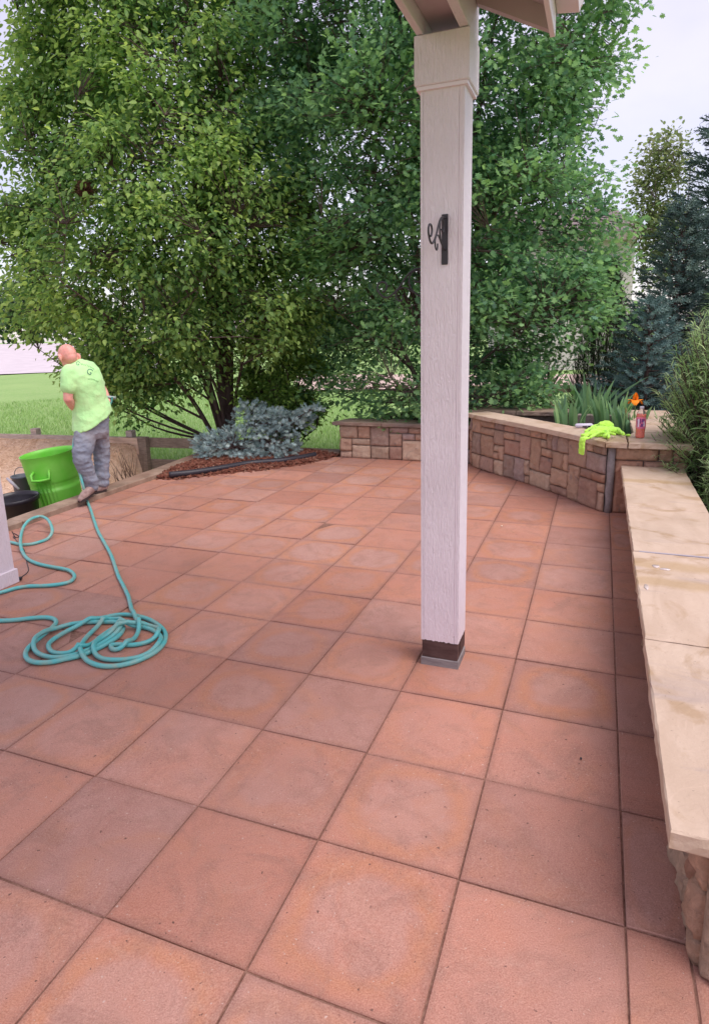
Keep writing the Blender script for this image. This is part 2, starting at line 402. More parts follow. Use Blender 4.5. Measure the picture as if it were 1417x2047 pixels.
def facing(mb, path, z0, z1, cell=.072, thick=.035, seed=1, rough=.014, big=True):
    rr = random.Random(seed)
    P = [Vector((a, b, 0)) for a, b in path]; cum = [0]
    for a, b in zip(P, P[1:]): cum.append(cum[-1]+(b-a).length)
    Ltot = cum[-1]
    def pos(s):
        s = min(max(s, 0), Ltot)
        for i in range(len(P)-1):
            if s <= cum[i+1] or i == len(P)-2:
                e = (P[i+1]-P[i]).normalized(); return P[i]+e*(s-cum[i]), Vector((e.y, -e.x, 0))
    nu, nv = max(1, round(Ltot/cell)), max(1, round((z1-z0)/cell)); cu, cv = Ltot/nu, (z1-z0)/nv
    occ = [[0]*nv for _ in range(nu)]
    for j in range(nv):
        for i in range(nu):
            if occ[i][j]: continue
            opts = [(2, 2), (3, 3), (2, 3), (3, 2), (2, 1), (1, 2), (1, 1), (4, 2), (2, 4), (3, 1)]
            wts = [5, 3, 4, 4, 3, 2, 1, 2, 3, 2] if big else [4, 0, 1, 2, 5, 2, 2, 2, 0, 5]
            for _ in range(14):
                a, b = rr.choices(opts, wts)[0]
                if i+a > nu or j+b > nv: continue
                if any(occ[i+x][j+y] for x in range(a) for y in range(b)): continue
                if nv-(j+b) == 0 or True: break
            else: a, b = 1, 1
            for x in range(a):
                for y in range(b): occ[i+x][j+y] = 1
            g_ = .0045
            s0, s1, t0, t1 = i*cu+g_, (i+a)*cu-g_, z0+j*cv+g_, z0+(j+b)*cv-g_
            if j == 0: t0 = z0
            c = PAL[rr.randrange(len(PAL))]; k = rr.uniform(.82, 1.15); c = tuple(min(.8, q*k) for q in c)
            mu, mv = max(4, int((s1-s0)/.018)), max(4, int((t1-t0)/.018)); th = thick*rr.uniform(.8, 1.15)
            sd_ = rr.uniform(0, 99); n0 = len(mb.v); ta, tb = rr.uniform(-.008, .008), rr.uniform(-.008, .008)
            for q in range(mv+1):
                for m_ in range(mu+1):
                    fu, fv = m_/mu, q/mv; s = s0+(s1-s0)*fu; t = t0+(t1-t0)*fv
                    edge = min(fu, 1-fu)*(s1-s0), min(fv, 1-fv)*(t1-t0); e = min(edge)
                    h = th + rough*noise.noise(Vector((s*16, t*16, sd_)))+rough*.75*noise.noise(Vector((s*45, t*45, sd_)))+ta*(fu*2-1)+tb*(fv*2-1)
                    h -= .011*max(0, 1-e/.012)
                    jx = .0018*noise.noise(Vector((s*30, t*30, sd_+5)))
                    if e == 0: h = h*.75 if not(m_ in (0, mu) and q in (0, mv)) else h*.6
                    o, nrm = pos(s+jx); v_ = o+nrm*max(h, .004); mb.v.append((v_.x, v_.y, t+jx)); mb.c.append(c)
            for q in range(mv):
                for m_ in range(mu):
                    a_ = n0+q*(mu+1)+m_; mb.f.append((a_, a_+1, a_+mu+2, a_+mu+1))
            # sides back to the core
            per = [n0+m_ for m_ in range(mu+1)]+[n0+q*(mu+1)+mu for q in range(1, mv+1)]+[n0+mv*(mu+1)+m_ for m_ in range(mu-1, -1, -1)]+[n0+q*(mu+1) for q in range(mv-1, 0, -1)]
            b0 = len(mb.v)
            for v_i in per:
                kk = v_i-n0; fu = (kk % (mu+1))/mu; fv = (kk//(mu+1))/mv
                o, nrm = pos(s0+(s1-s0)*fu); mb.v.append((o.x-nrm.x*.005, o.y-nrm.y*.005, t0+(t1-t0)*fv)); mb.c.append(c)
            m2 = len(per)
            for k_ in range(m2):
                l_ = (k_+1) % m2; mb.f.append((per[l_], per[k_], b0+k_, b0+l_))

def capstone(parent, outline, z0, z1, seed, material=None, label=None, amp=.006):
    """flagstone slab: outline ccw in plan, chipped edges, slightly uneven top"""
    P = [Vector((a, b, 0)) for a, b in outline]; n = len(P); ring = []
    for i in range(n):
        a, b = P[i], P[(i+1) % n]; k = max(1, int((b-a).length/.03))
        for q in range(k): ring.append(a+(b-a)*q/k)
    c = sum(P, Vector())/n; m = len(ring); bm = bmesh.new()
    levels = [(z0, 1-.0, 1), (z0+.004, 0, 2), ((z0+z1)/2, 0, 3), (z1-.005, 0, 4), (z1, .006, 5)]
    R = []
    for li, (z, ins, q) in enumerate(levels):
        row = []
        for p_ in ring:
            off = amp*noise.noise(Vector((p_.x*14, p_.y*14, q*.7+seed)))+amp*.7*noise.noise(Vector((p_.x*50, p_.y*50, q*1.3+seed)))
            dirv = (p_-c); dirv.normalize(); k_ = off-(.006 if li == 4 else (.004 if li == 0 else 0))
            v_ = p_+dirv*k_; row.append(bm.verts.new((v_.x, v_.y, z+(.0012*noise.noise(v_*6) if li > 2 else 0))))
        R.append(row)
    for a, b in zip(R, R[1:]):
        for i in range(m):
            j = (i+1) % m; bm.faces.new((a[i], a[j], b[j], b[i]))
    bm.faces.new(R[-1]); bm.faces.new(list(reversed(R[0])))
    bmesh.ops.recalc_face_normals(bm, faces=bm.faces)
    me = bpy.data.meshes.new('capstone'); bm.to_mesh(me); bm.free()
    o = link('capstone', me, material or M_cap, parent)
    if label: o['label'] = label
    return o

# low wall at the back of the patio
W1 = thing('stone_planter_wall', 'low straight stone wall with dark flat capstones under the big oak, between mulch bed and curved wall', 'stone wall', (-2.4, 6.1, 0), 'stone walls round the patio')
mb = MB(); mb.box(-3.22, -1.30, 5.965, 6.22, -.02, .425); mb.build('wall_core', M_mortar, W1)
mb = MB(); facing(mb, [(-3.255, 5.955), (-1.40, 5.955)], 0, .425, .085, .03, 5, .012, True); facing(mb, [(-3.225, 6.22), (-3.225, 5.955)], 0, .425, .07, .03, 6); mb.build('stone_facing', M_stone, W1, True, True)
xs_ = [-3.33, -2.66, -2.12, -1.36]
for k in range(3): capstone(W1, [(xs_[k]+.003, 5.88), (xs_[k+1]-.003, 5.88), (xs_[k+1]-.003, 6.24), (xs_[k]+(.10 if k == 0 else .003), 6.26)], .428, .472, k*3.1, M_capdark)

# curved wall, its square end, and the broad ledge that runs back
CZ = .585
cpath = [tuple(v)[:2] for v in spline([(-1.50, 5.80, 0), (-1.20, 5.49, 0), (-.885, 5.19, 0), (-.41, 4.66, 0), (-.055, 4.19, 0)], 5)]
W2 = thing('curved_planter_wall', 'taller curved wall of tan and purple split stone holding the iris bed', 'stone wall', (-.4, 5.0, 0), 'stone walls round the patio')
mb = MB()
inner = [(-.02, 4.62), (-.25, 4.95), (-.62, 5.42), (-.98, 5.78), (-1.2, 6.05)]
core_front = [(x+.02, y+.02) for x, y in cpath]
for q in range(len(core_front)-1):
    (a0, a1), (b0, b1) = core_front[q], core_front[q+1]; dv = Vector((b0-a0, b1-a1, 0)).normalized(); nr = Vector((-dv.y, dv.x, 0))*.20
    nr = -nr if nr.y < 0 else nr
    mb.poly([(a0, a1, CZ), (b0, b1, CZ), (b0+nr.x, b1+nr.y, CZ), (a0+nr.x, a1+nr.y, CZ)])
    mb.poly([(a0, a1, -.02), (b0, b1, -.02), (b0, b1, CZ), (a0, a1, CZ)]); mb.poly([(b0+nr.x, b1+nr.y, 0), (a0+nr.x, a1+nr.y, 0), (a0+nr.x, a1+nr.y, CZ), (b0+nr.x, b1+nr.y, CZ)])
mb.box(.0, .56, 4.235, 4.50, -.02, CZ); mb.box(.19, .56, 4.5, 6.35, -.02, CZ); mb.box(-1.5, .19, 6.2, 6.35, -.02, CZ); mb.box(-1.52, -1.3, 5.86, 6.2, -.02, CZ)
mb.build('wall_core', M_mortar, W2)
mb = MB(); facing(mb, cpath, 0, CZ, .088, .026, 21, .014); 
facing(mb, [(.012, 4.222), (.58, 4.225)], 0, CZ, .12, .036, 23, .016); facing(mb, [(.57, 4.235), (.57, 6.3)], 0, CZ, .09, .03, 24); facing(mb, [(-1.52, 6.2), (-1.52, 5.84)], 0, CZ, .07, .03, 25)
mb.build('stone_facing', M_stone, W2, True, True)
mb = MB(); mb.tube([(-.016, 4.20, 0), (-.012, 4.197, .1), (-.017, 4.201, .2), (-.012, 4.197, .3), (-.016, 4.20, .4), (-.013, 4.198, CZ)], [.034, .030, .035, .031, .034, .031], 10); mb.build('corner_mortar', noisy('grey_mortar', (.22, .19, .19), (.31, .27, .27), 18, .95, .7, .006, .1), W2, True)
co = [tuple(v)[:2] for v in spline([(-1.58, 5.80, 0), (-1.25, 5.44, 0), (-.93, 5.12, 0), (-.46, 4.60, 0), (-.075, 4.115, 0)], 4)]
ci = [tuple(v)[:2] for v in spline([(-1.37, 6.00, 0), (-1.02, 5.66, 0), (-.70, 5.34, 0), (-.24, 4.83, 0), (.02, 4.50, 0)], 4)]
cc = [0, 4, 7, 11, 16]
for k in range(4):
    a, b = cc[k], cc[k+1]; sh = .0022
    capstone(W2, [(x, y) for x, y in co[a:b+1]]+[(x, y) for x, y in reversed(ci[a:b+1])], CZ+.002, CZ+.05, 5+k*2.7)
capstone(W2, [(-.066, 4.108), (.10, 4.112), (.10, 4.52), (.025, 4.505)], CZ+.002, CZ+.05, 31)
capstone(W2, [(.112, 4.112), (.60, 4.125), (.60, 4.72), (.17, 4.70), (.112, 4.52)], CZ+.002, CZ+.05, 33)
capstone(W2, [(.17, 4.712), (.60, 4.732), (.60, 5.5), (.17, 5.5)], CZ+.002, CZ+.05, 35)
capstone(W2, [(.17, 5.51), (.60, 5.51), (.60, 6.40), (.17, 6.40)], CZ+.002, CZ+.05, 37)
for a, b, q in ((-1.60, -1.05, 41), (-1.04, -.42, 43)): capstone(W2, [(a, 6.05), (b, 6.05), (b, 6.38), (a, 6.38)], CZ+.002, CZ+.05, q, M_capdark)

# seat wall down the right side
SZ = .375
W3 = thing('stone_seat_wall', 'long low seat wall with broad smooth buff slabs along the right edge of the patio', 'stone wall', (.33, 2, 0), 'stone walls round the patio')
mb = MB(); mb.box(.175, .50, -.05, 4.17, -.02, SZ); mb.build('wall_core', M_mortar, W3)
mb = MB(); facing(mb, [(.165, 4.17), (.165, -.06)], 0, SZ, .08, .026, 31, .013); facing(mb, [(.165, -.06), (.52, -.06)], 0, SZ, .11, .03, 32, .016); facing(mb, [(.505, -.05), (.505, 4.17)], 0, SZ, .09, .03, 33)
mb.build('stone_facing', M_stone, W3, True, True)
ys_ = [-.125, .915, 2.05, 3.15, 4.18]
ys_ = [-.125, .90, 1.93, 2.83, 4.185]
wl = ['near flagstone of the seat wall with a chipped front edge', None, 'flagstone of the seat wall stained ochre with small puddles', None]
for k in range(4):
    a, b = ys_[k]+.007, ys_[k+1]-.007
    capstone(W3, [(.068+.003*math.sin(k), a), (.545, a-.005), (.545, b-.005), (.066, b)], SZ+.002, SZ+.052, 50+k*3.3, None, None, .0045)
M_grout = mat('pale_grout', (.40, .36, .41), .8, .2)
mb = MB(); mb.box(.10, .54, 1.924, 1.936, SZ+.03, SZ+.0535); mb.build('grout_joint', M_grout, W3)
M_glint = mat('glint_film', (.60, .50, .47), .08, 1.)  # opaque pale colour paints the sky's glint on the wet patches
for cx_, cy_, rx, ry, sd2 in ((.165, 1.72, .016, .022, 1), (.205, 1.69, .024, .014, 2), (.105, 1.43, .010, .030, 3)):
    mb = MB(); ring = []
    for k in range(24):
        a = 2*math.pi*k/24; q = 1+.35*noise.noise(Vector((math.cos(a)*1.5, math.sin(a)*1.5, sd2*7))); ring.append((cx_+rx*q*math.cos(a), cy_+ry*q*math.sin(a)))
    prism(mb, ring, SZ+.0525, SZ+.0555, .002); tag(mb.build('puddle_glint', M_glint, smooth=True), 'small wet patch with its sky glint painted pale, on the ochre stained slab of the seat wall', 'puddle_glint', 'painted puddle glints on the seat wall')

# soil in the planters
M_soil = noisy('soil', (.045, .028, .024), (.11, .07, .055), 12, .98, 1, .03, .05, c3=(.16, .10, .07))
mb = MB()
def sheet(mb, x0, x1, y0, y1, z, nx, ny, amp, sc=2.2, slope=None):
    n0 = len(mb.v)
    for j in range(ny+1):
        for i in range(nx+1):
            x = x0+(x1-x0)*i/nx; y = y0+(y1-y0)*j/ny
            mb.v.append((x, y, z+amp*noise.noise(Vector((x*sc, y*sc, 1)))+(slope(x, y) if slope else 0))); mb.c.append((1, 1, 1))
    for j in range(ny):
        for i in range(nx):
            a = n0+j*(nx+1)+i; mb.f.append((a, a+1, a+nx+2, a+nx+1))
sheet(mb, -1.30, .19, 4.55, 6.2, .50, 20, 20, .02, 4)
bpy_soil = mb.build('planter_soil', M_soil, smooth=True)
# cut away the part in front of the curved wall
bm = bmesh.new(); bm.from_mesh(bpy_soil.data)
kill = [f for f in bm.faces if (f.calc_center_median().y-4.45) < -1.05*(f.calc_center_median().x-.05)-.0+.12]
bmesh.ops.delete(bm, geom=kill, context='FACES'); bm.to_mesh(bpy_soil.data); bm.free(); tag(bpy_soil, kind='structure')
mb = MB()
sheet(mb, -3.2, .6, 6.24, 9.0, .33, 30, 22, .05, 2, lambda x, y: -.0 if y < 8 else -(y-8)*.75)
sheet(mb, .57, 4.5, -1.0, 9.0, .12, 24, 40, .04, 2, lambda x, y: max(0, min(.22, (y-4)*.1)) - max(0, x-3.8)*.8)
sheet(mb, .6, 4.5, 6.3, 9.0, .12, 12, 10, .03, 2)
tag(mb.build('garden_bed', M_soil, smooth=True), kind='structure')

# ------------------------------------------------------------------ mulch bed, edging pipe
M_mulch = mat('mulch', (.2, .06, .035), .9, .15); g = G(M_mulch); g.col(g.mix(g.noise(g.pos(), 60, 3), g.attr(), (.10, .03, .02), 'MIX')); g.bump(g.noise(g.pos(), 150, 3), .6, .004)
bed = [gxy(*q, .01) for q in ((322, 957), (365, 955), (450, 945), (540, 936), (600, 927), (640, 919), (668, 912))]
bed[0] = (-4.84, bed[0][1])
bedpoly = bed+[(-3.28, 6.03), (-4.97, 6.03), (-4.89, 5.2)]
bmv = bmesh.new()
rm = np.random.RandomState(5)
def in_poly(x, y, P):
    c = False; n = len(P)
    for i in range(n):
        (x1, y1), (x2, y2) = P[i], P[(i+1) % n]
        if (y1 > y) != (y2 > y) and x < (x2-x1)*(y-y1)/(y2-y1)+x1: c = not c
    return c
def bed_h(x, y):
    dd = min(((x-a[0])*(b[1]-a[1])-(y-a[1])*(b[0]-a[0]))/math.hypot(b[0]-a[0], b[1]-a[1])*-1 for a, b in zip(bed, bed[1:]))
    return .012+.05*min(1, max(0, dd)/.3)+.012*noise.noise(Vector((x*7, y*7, 3)))
mb = MB()
for a in bedpoly: mb.v.append((a[0], a[1], .006)); mb.c.append((.3, .1, .06))
mb.f.append(tuple(range(len(bedpoly))))
xs0, ys0 = np.meshgrid(np.arange(-4.95, -3.25, .05), np.arange(4.2, 6.05, .05)); grid = {}
for i in range(xs0.shape[0]):
    for j in range(xs0.shape[1]):
        x, y = xs0[i, j], ys0[i, j]
        if in_poly(x, y, bedpoly): grid[i, j] = len(mb.v); mb.v.append((x, y, bed_h(x, y))); mb.c.append((.30, .09, .055))
for (i, j) in list(grid):
    if all(k in grid for k in ((i+1, j), (i, j+1), (i+1, j+1))): mb.f.append((grid[i, j], grid[i, j+1], grid[i+1, j+1], grid[i+1, j]))
MC = [(.30, .12, .08), (.22, .08, .055), (.36, .165, .11), (.14, .06, .045), (.46, .28, .20)]
k = 0
while k < 5200:
    x, y = rm.uniform(-4.95, -3.2), rm.uniform(4.1, 6.03)
    if not in_poly(x, y, bedpoly):
        if not (in_poly(x-.03, y+.05, bedpoly) and rm.rand() < .25): continue
        z = .008
    else: z = bed_h(x, y)+rm.uniform(0, .012)
    l, wd, th = rm.uniform(.012, .04), rm.uniform(.004, .010), rm.uniform(.002, .005)
    Mx = Matrix.Translation((x, y, z)) @ Matrix.Rotation(rm.uniform(0, 6.3), 4, 'Z') @ Matrix.Rotation(rm.uniform(-.5, .5), 4, 'Y') @ Matrix.Rotation(rm.uniform(-.5, .5), 4, 'X')
    mb.box(-l, l, -wd, wd, -th, th, MC[rm.choice(5, p=[.35, .27, .18, .12, .08])], Mx); k += 1
tag(mb.build('mulch', M_mulch, col=True), 'reddish shredded bark mulch around the dwarf spruce', 'mulch', kind='stuff')
M_pipe = mat('black_pipe', (.028, .024, .034), .45, .4)
mb = MB(); pp = [gp(x, y, .05) for x, y in ((338, 949), (380, 945), (440, 936), (500, 926), (560, 921), (610, 913), (630, 909))]
mb.tube(spline(pp, 6), .036, 14); tag(mb.build('drain_pipe', M_pipe, smooth=True), 'black plastic pipe lying along the edge of the mulch bed', 'pipe')

# ------------------------------------------------------------------ straw covered ground, fences
M_straw = mat('straw_ground', (.5, .33, .2), .95, .1); g = G(M_straw); p = g.pos()
c = g.mix(g.ramp(g.noise(g.scale(p, (1, 1, 1)), 34, 4, .7, 1), .35, .65), (.50, .30, .19), (.80, .55, .38)); c = g.mix(g.ramp(g.noise(p, 1.6, 4), .45, .7), c, (.68, .50, .40)); g.col(c)
g.bump(g.noise(p, 60, 4, .7), .9, .02)
FZ = .20
fx = [(-30, 866), (62, 866.7), (130, 868), (255, 871), (297, 872), (350, 874.5), (402, 877)]
F = [gp(x, y, FZ) for x, y in fx]
fdir = (F[0]-F[-1]); fdir[2] = 0; Lf = np.linalg.norm(fdir); fdir = fdir/Lf; fn = np.array([fdir[1], -fdir[0], 0]);
if fn[1] < 0: fn = -fn                    # towards the lawn
F0 = F[-1].copy()
def fpos(s, off=0): return F0+fdir*s+fn*off
def sx_of(px):                            # distance along the fence for a photo column
    lo, hi = -2., 9.
    for _ in range(40):
        m = (lo+hi)/2; q = CM @ (fpos(m)-CAM); x = 708.5+FPX*q[0]/q[2]
        if x > px: lo = m
        else: hi = m
    return lo
s285 = sx_of(283)
def straw_z(x, y):
    q = np.array([x, y, 0])-np.array([F0[0], F0[1], 0]); s = q@fdir; o = -(q@fn)      # o = distance to the fence on the patio side
    hi = FZ-.055; t = min(1, max(0, o/1.9)); z = hi*(1-t)+(-.30)*t
    k = min(1, max(0, (s-s285+.05)/.12)); z = z*k+(-.40)*(1-k)
    return z+.02*noise.noise(Vector((x*1.5, y*1.5, 2)))
mb = MB(); nx, ny = 70, 40; n0 = 0
for j in range(ny+1):
    for i in range(nx+1):
        s = -.6+9*i/nx; far = fpos(s, -.02); near = np.array([-4.96, 5.9-9.4*i/nx, 0]); t = j/ny
        q = far*(1-t)+near*t; mb.v.append((q[0], q[1], straw_z(q[0], q[1]))); mb.c.append((1, 1, 1))
for j in range(ny):
    for i in range(nx): a = j*(nx+1)+i; mb.f.append((a, a+nx+1, a+nx+2, a+1))
tag(mb.build('straw_ground', M_straw, smooth=True), kind='structure')
mb = MB(); rq = np.random.RandomState(8)
for k in range(9000):
    s, t = rq.uniform(s285, 7.), rq.uniform(0, 1)**1.2
    far = fpos(s, -.05); near = np.array([-5.1, 5.9-s*1.05, 0]); q = far*(1-t)+near*t; z = straw_z(q[0], q[1])
    a = rq.uniform(0, 6.28); l = rq.uniform(.015, .05); wd = .003; e = Vector((math.cos(a), math.sin(a), rq.uniform(-.35, .35)))*l; o_ = Vector((-math.sin(a), math.cos(a), 0))*wd
    c = Vector((q[0], q[1], z+.01)); cc_ = [(.80, .58, .40), (.64, .42, .27), (.45, .27, .17), (.85, .66, .50)][rq.randint(4)]
    mb.quad(c-e-o_, c+e-o_, c+e+o_, c-e+o_, cc_)
M_chip = mat('straw', (.5, .3, .2), .9, .1); g = G(M_chip); g.col(g.attr())
tag(mb.build('straw', M_chip, col=True), 'loose pale straw scattered over the ground left of the patio', 'straw', kind='stuff')

def board(mb, s0, s1, z0, z1, th=.035, off=0, seed=0):
    a, b = fpos(s0), fpos(s1); ang = math.atan2(fdir[1], fdir[0])
    M_ = Matrix.Translation((a[0]+fn[0]*off, a[1]+fn[1]*off, 0)) @ Matrix.Rotation(ang, 4, 'Z'); mb.box(0, s1-s0, -th/2, th/2, z0, z1, None, M_, .004)
M_woodl = noisy('sunbleached_fence_wood', (.40, .31, .27), (.55, .44, .39), 9, .85, .5, .006, .2, sc=(1, 1, 6))
fence = thing('wooden_fence', 'low weathered plank fence between the straw ground and the lawn', 'fence', tuple(F0), 'ranch fences')
posts = [sx_of(278)-.0, sx_of(256), sx_of(65), sx_of(65)+1.9, sx_of(65)+3.8]
for k, s in enumerate(posts):
    if k == 0: continue
    mb = MB(); a = fpos(s, 0); ang = math.atan2(fdir[1], fdir[0])
    mb.box(-.05, .05, -.05-.07, .05-.07, -.5, FZ+.085, None, Matrix.Translation((a[0], a[1], 0)) @ Matrix.Rotation(ang, 4, 'Z') @ Matrix.Translation((0, 0, 0)), .006); mb.build('post', M_woodl, fence)
mb = MB(); board(mb, sx_of(297)+.0, sx_of(255)+.02, FZ-.14, FZ, .035, 0); 
mb.build('rail', M_wood, fence)
segs = [sx_of(255)+.025, sx_of(65)-.002, sx_of(65)+1.9, sx_of(65)+3.8]
for a, b in zip(segs, segs[1:]): mb = MB(); board(mb, a+.003, b-.003, FZ-.14, FZ); mb.build('rail', M_woodl, fence)
for z in (FZ, FZ-.31, FZ-.62):
    mb = MB(); board(mb, -1.3, sx_of(299), z-.14, z); mb.build('rail', M_wood, fence)
for s, wd in ((sx_of(280), .045), (sx_of(291), .06), (-.9, .06)):
    mb = MB(); a = fpos(s, -.05 if s > 0 else .06); ang = math.atan2(fdir[1], fdir[0]); mb.box(-wd, wd, -.045, .045, -.6, FZ+.015, None, Matrix.Translation((a[0], a[1], 0)) @ Matrix.Rotation(ang, 4, 'Z'), .006); mb.build('post', M_wood, fence)
M_ply = noisy('plywood', (.50, .35, .27), (.64, .46, .36), 7, .85, .4, .004, .2, c3=(.28, .19, .15), sc=(1, 1, 5))
mb = MB(); a = fpos(sx_of(283), -.11); ang = math.atan2(fdir[1], fdir[0])
Mx = Matrix.Translation((a[0], a[1], FZ+.01)) @ Matrix.Rotation(ang, 4, 'Z') @ Matrix.Rotation(-.10 if fn[1] > 0 else .1, 4, 'X')
mb.box(0, .78, -.009, .009, -.74, 0, None, Mx, .002)
tag(mb.build('plywood_sheet', M_ply), 'worn tan plywood sheet leaning on the fence behind the man', 'board')

# dry stems poking up by the fence post
M_stem = mat('dead_stems', (.07, .04, .035), .9, .1); rr_ = random.Random(4)
for cx_, n_, h_ in ((262, 12, .46), (243, 7, .32), (277, 5, .40)):
    mb = MB()
    b0 = gp(cx_, 968, -.25)
    for k in range(n_):
        b_ = Vector(b0)+Vector((rr_.uniform(-.06, .06), rr_.uniform(-.04, .04), 0)); t_ = Vector((rr_.uniform(-.15, .12)-.05, rr_.uniform(-.1, .1), h_*rr_.uniform(.5, 1.15)))
        mb.tube([b_, b_+t_*.5+Vector((rr_.uniform(-.02, .02), 0, 0)), b_+t_], [.0045, .003, .001], 4)
    tag(mb.build('dry_twigs', M_stem), {262: 'tallest clump of dark dry stems by the fence post', 243: 'short thin clump of dry stems nearest the man', 277: 'sparse dry stems right against the fence post'}[cx_], 'dead plant', 'clumps of dry stems')

# far fence behind the irises and the oak
def rail_fence(name, pa, pb, zs, label, npost, M_=None, group='ranch fences'):
    t = thing(name, label, 'fence', (pa[0], pa[1], 0), group); a, b = Vector((*pa, 0)), Vector((*pb, 0)); d_ = (b-a); Lg = d_.length; ang = math.atan2(d_.y, d_.x)
    for z in zs:
        mb = MB(); mb.box(0, Lg, -.018, .018, z-.14, z, None, Matrix.Translation(a) @ Matrix.Rotation(ang, 4, 'Z'), .004); mb.build('rail', M_ or M_wood, t)
    for k in range(npost):
        q = a+d_*k/(npost-1); mb = MB(); mb.box(-.05, .05, -.07-.05, -.02, -.6, zs[0]+.05, None, Matrix.Translation(q) @ Matrix.Rotation(ang, 4, 'Z'), .005); mb.build('post', M_ or M_wood, t)
    return t
M_woodp = noisy('pale_fence_wood', (.36, .26, .21), (.48, .37, .30), 9, .85, .5, .006, .2, sc=(1, 1, 6))
A = at(905, 770, 12.2); B = at(1420, 757, 12.6)
rail_fence('wooden_fence', (A[0], A[1]), (B[0], B[1]), (A[2], A[2]-.36, A[2]-.72), 'pale three rail fence beyond the irises and the oak', 6, M_woodp)

# ------------------------------------------------------------------ porch posts and roof edge
def porch_post(label, x0, x1, y0, y1, zt, seed, trim=False):
    t = thing('porch_post', label, 'post', ((x0+x1)/2, (y0+y1)/2, 0), 'porch posts')
    if not trim:
        mb = MB(); mb.box(x0-.001, x1+.001, y0-.001, y1+.001, -.008, .040, None, None, .003); mb.build('base_block', M_block, t)
        mb = MB(); mb.box(x0+.004, x1-.004, y0+.004, y1-.004, .041, .17); mb.box(x1-.004, x1-.001, y0+.05, y1-.003, .05, .165)
        mb.build('bare_base', M_barewood, t)
    zb = .132 if not trim else .0
    # four boards; the front and back ones run between corner beads, ragged paint line at the foot
    r_ = random.Random(seed); mb = MB()
    def panel(a, b, nrm, z0_, z1_, th=.012):
        a, b, nrm = Vector(a), Vector(b), Vector(nrm); n_ = 26; lo = []
        for k in range(n_+1): lo.append(a+(b-a)*k/n_+Vector((0, 0, z0_+(r_.uniform(-.003, .003) if not trim else 0)-.012*(k/n_-.5)*0)))
        i0 = len(mb.v)
        for q in lo: mb.v.append(tuple(q))
        for q in lo: mb.v.append((q.x, q.y, z1_))
        for q in lo: mb.v.append(tuple(q-nrm*th))
        mb.c += [(1, 1, 1)]*(3*(n_+1)); m_ = n_+1
        for k in range(n_): mb.f.append((i0+k, i0+k+1, i0+m_+k+1, i0+m_+k)); mb.f.append((i0+2*m_+k, i0+2*m_+k+1, i0+k+1, i0+k))
        for k0, k1 in ((0, n_),):
            e0, e1 = lo[0], lo[-1]
            for e, sgn in ((e0, 1), (e1, -1)):
                i1 = len(mb.v); mb.v += [tuple(e), (e.x, e.y, z1_), tuple(Vector((e.x, e.y, z1_))-nrm*th), tuple(e-nrm*th)]; mb.c += [(1, 1, 1)]*4
                mb.f.append((i1, i1+1, i1+2, i1+3) if sgn > 0 else (i1+3, i1+2, i1+1, i1))
    e = .013
    panel((x0+e, y0, 0), (x1-e-.009, y0, 0), (0, -1, 0), zb, zt); panel((x0+e, y1, 0), (x1-e, y1, 0), (0, 1, 0), zb, zt)
    panel((x1, y0, 0), (x1, y1, 0), (1, 0, 0), zb, zt); panel((x0, y1, 0), (x0, y0, 0), (-1, 0, 0), zb, zt)
    mb.build('board_facing', M_white, t)
    mb = MB(); mb.box(x0+.0005, x0+e-.002, y0+.0015, y1-.0015, zb-.002, zt); mb.box(x1-e-.007, x1-.0005, y0+.0015, y1-.0015, zb-.001, zt); mb.box(x0+.012, x1-.012, y0+.004, y1-.004, zb-.001, zt)
    mb.build('corner_board', M_trim, t)
    return t
P1 = porch_post('white wood grain porch post standing on the open patio, bare dark wood at its foot', -.887, -.706, 1.178, 1.346, 2.56, 1)
mb = MB(); mb.box(-.907, -.686, 1.158, 1.366, 2.552, 2.735, None, None, .004)
cap1 = mb.build('capital', M_white, P1)
mb = MB(); mb.box(-.900, -.693, 1.165, 1.359, 2.538, 2.5515); mb.build('capital_moulding', M_trim, P1)
P2 = porch_post('white porch post cut by the left edge of the photo, with a base board', -3.92, -3.745, 1.175, 1.35, 2.56, 2, True)
mb = MB(); mb.box(-3.935, -3.731, 1.161, 1.364, .002, .10, None, None, .003); mb.build('base_board', M_white, P2)
mb = MB(); mb.box(-3.94, -3.725, 1.155, 1.37, 2.552, 2.735, None, None, .004); mb.build('capital', M_white, P2)
# caulk notch of the corner trim on the left post
mb = MB(); mb.box(-3.7455, -3.742, 1.175, 1.200, .102, 2.55); mb.build('corner_board', M_trim, P2)

roof = thing('porch_roof', 'underside corner of the white porch roof above the tall post', 'roof', (-.8, 0, 2.74), None)
YB = 1.362
mb = MB(); mb.box(-.90, -.872, -3, YB, 2.737, 3.2, None, None, .003); mb.box(-.728, -.690, -3, YB-.002, 2.737, 2.93, None, None, .003); mb.build('beam', M_white, roof)
mb = MB(); mb.box(-.871, -.729, -3, YB-.004, 2.80, 2.83); mb.build('beam_soffit', M_soffit, roof)
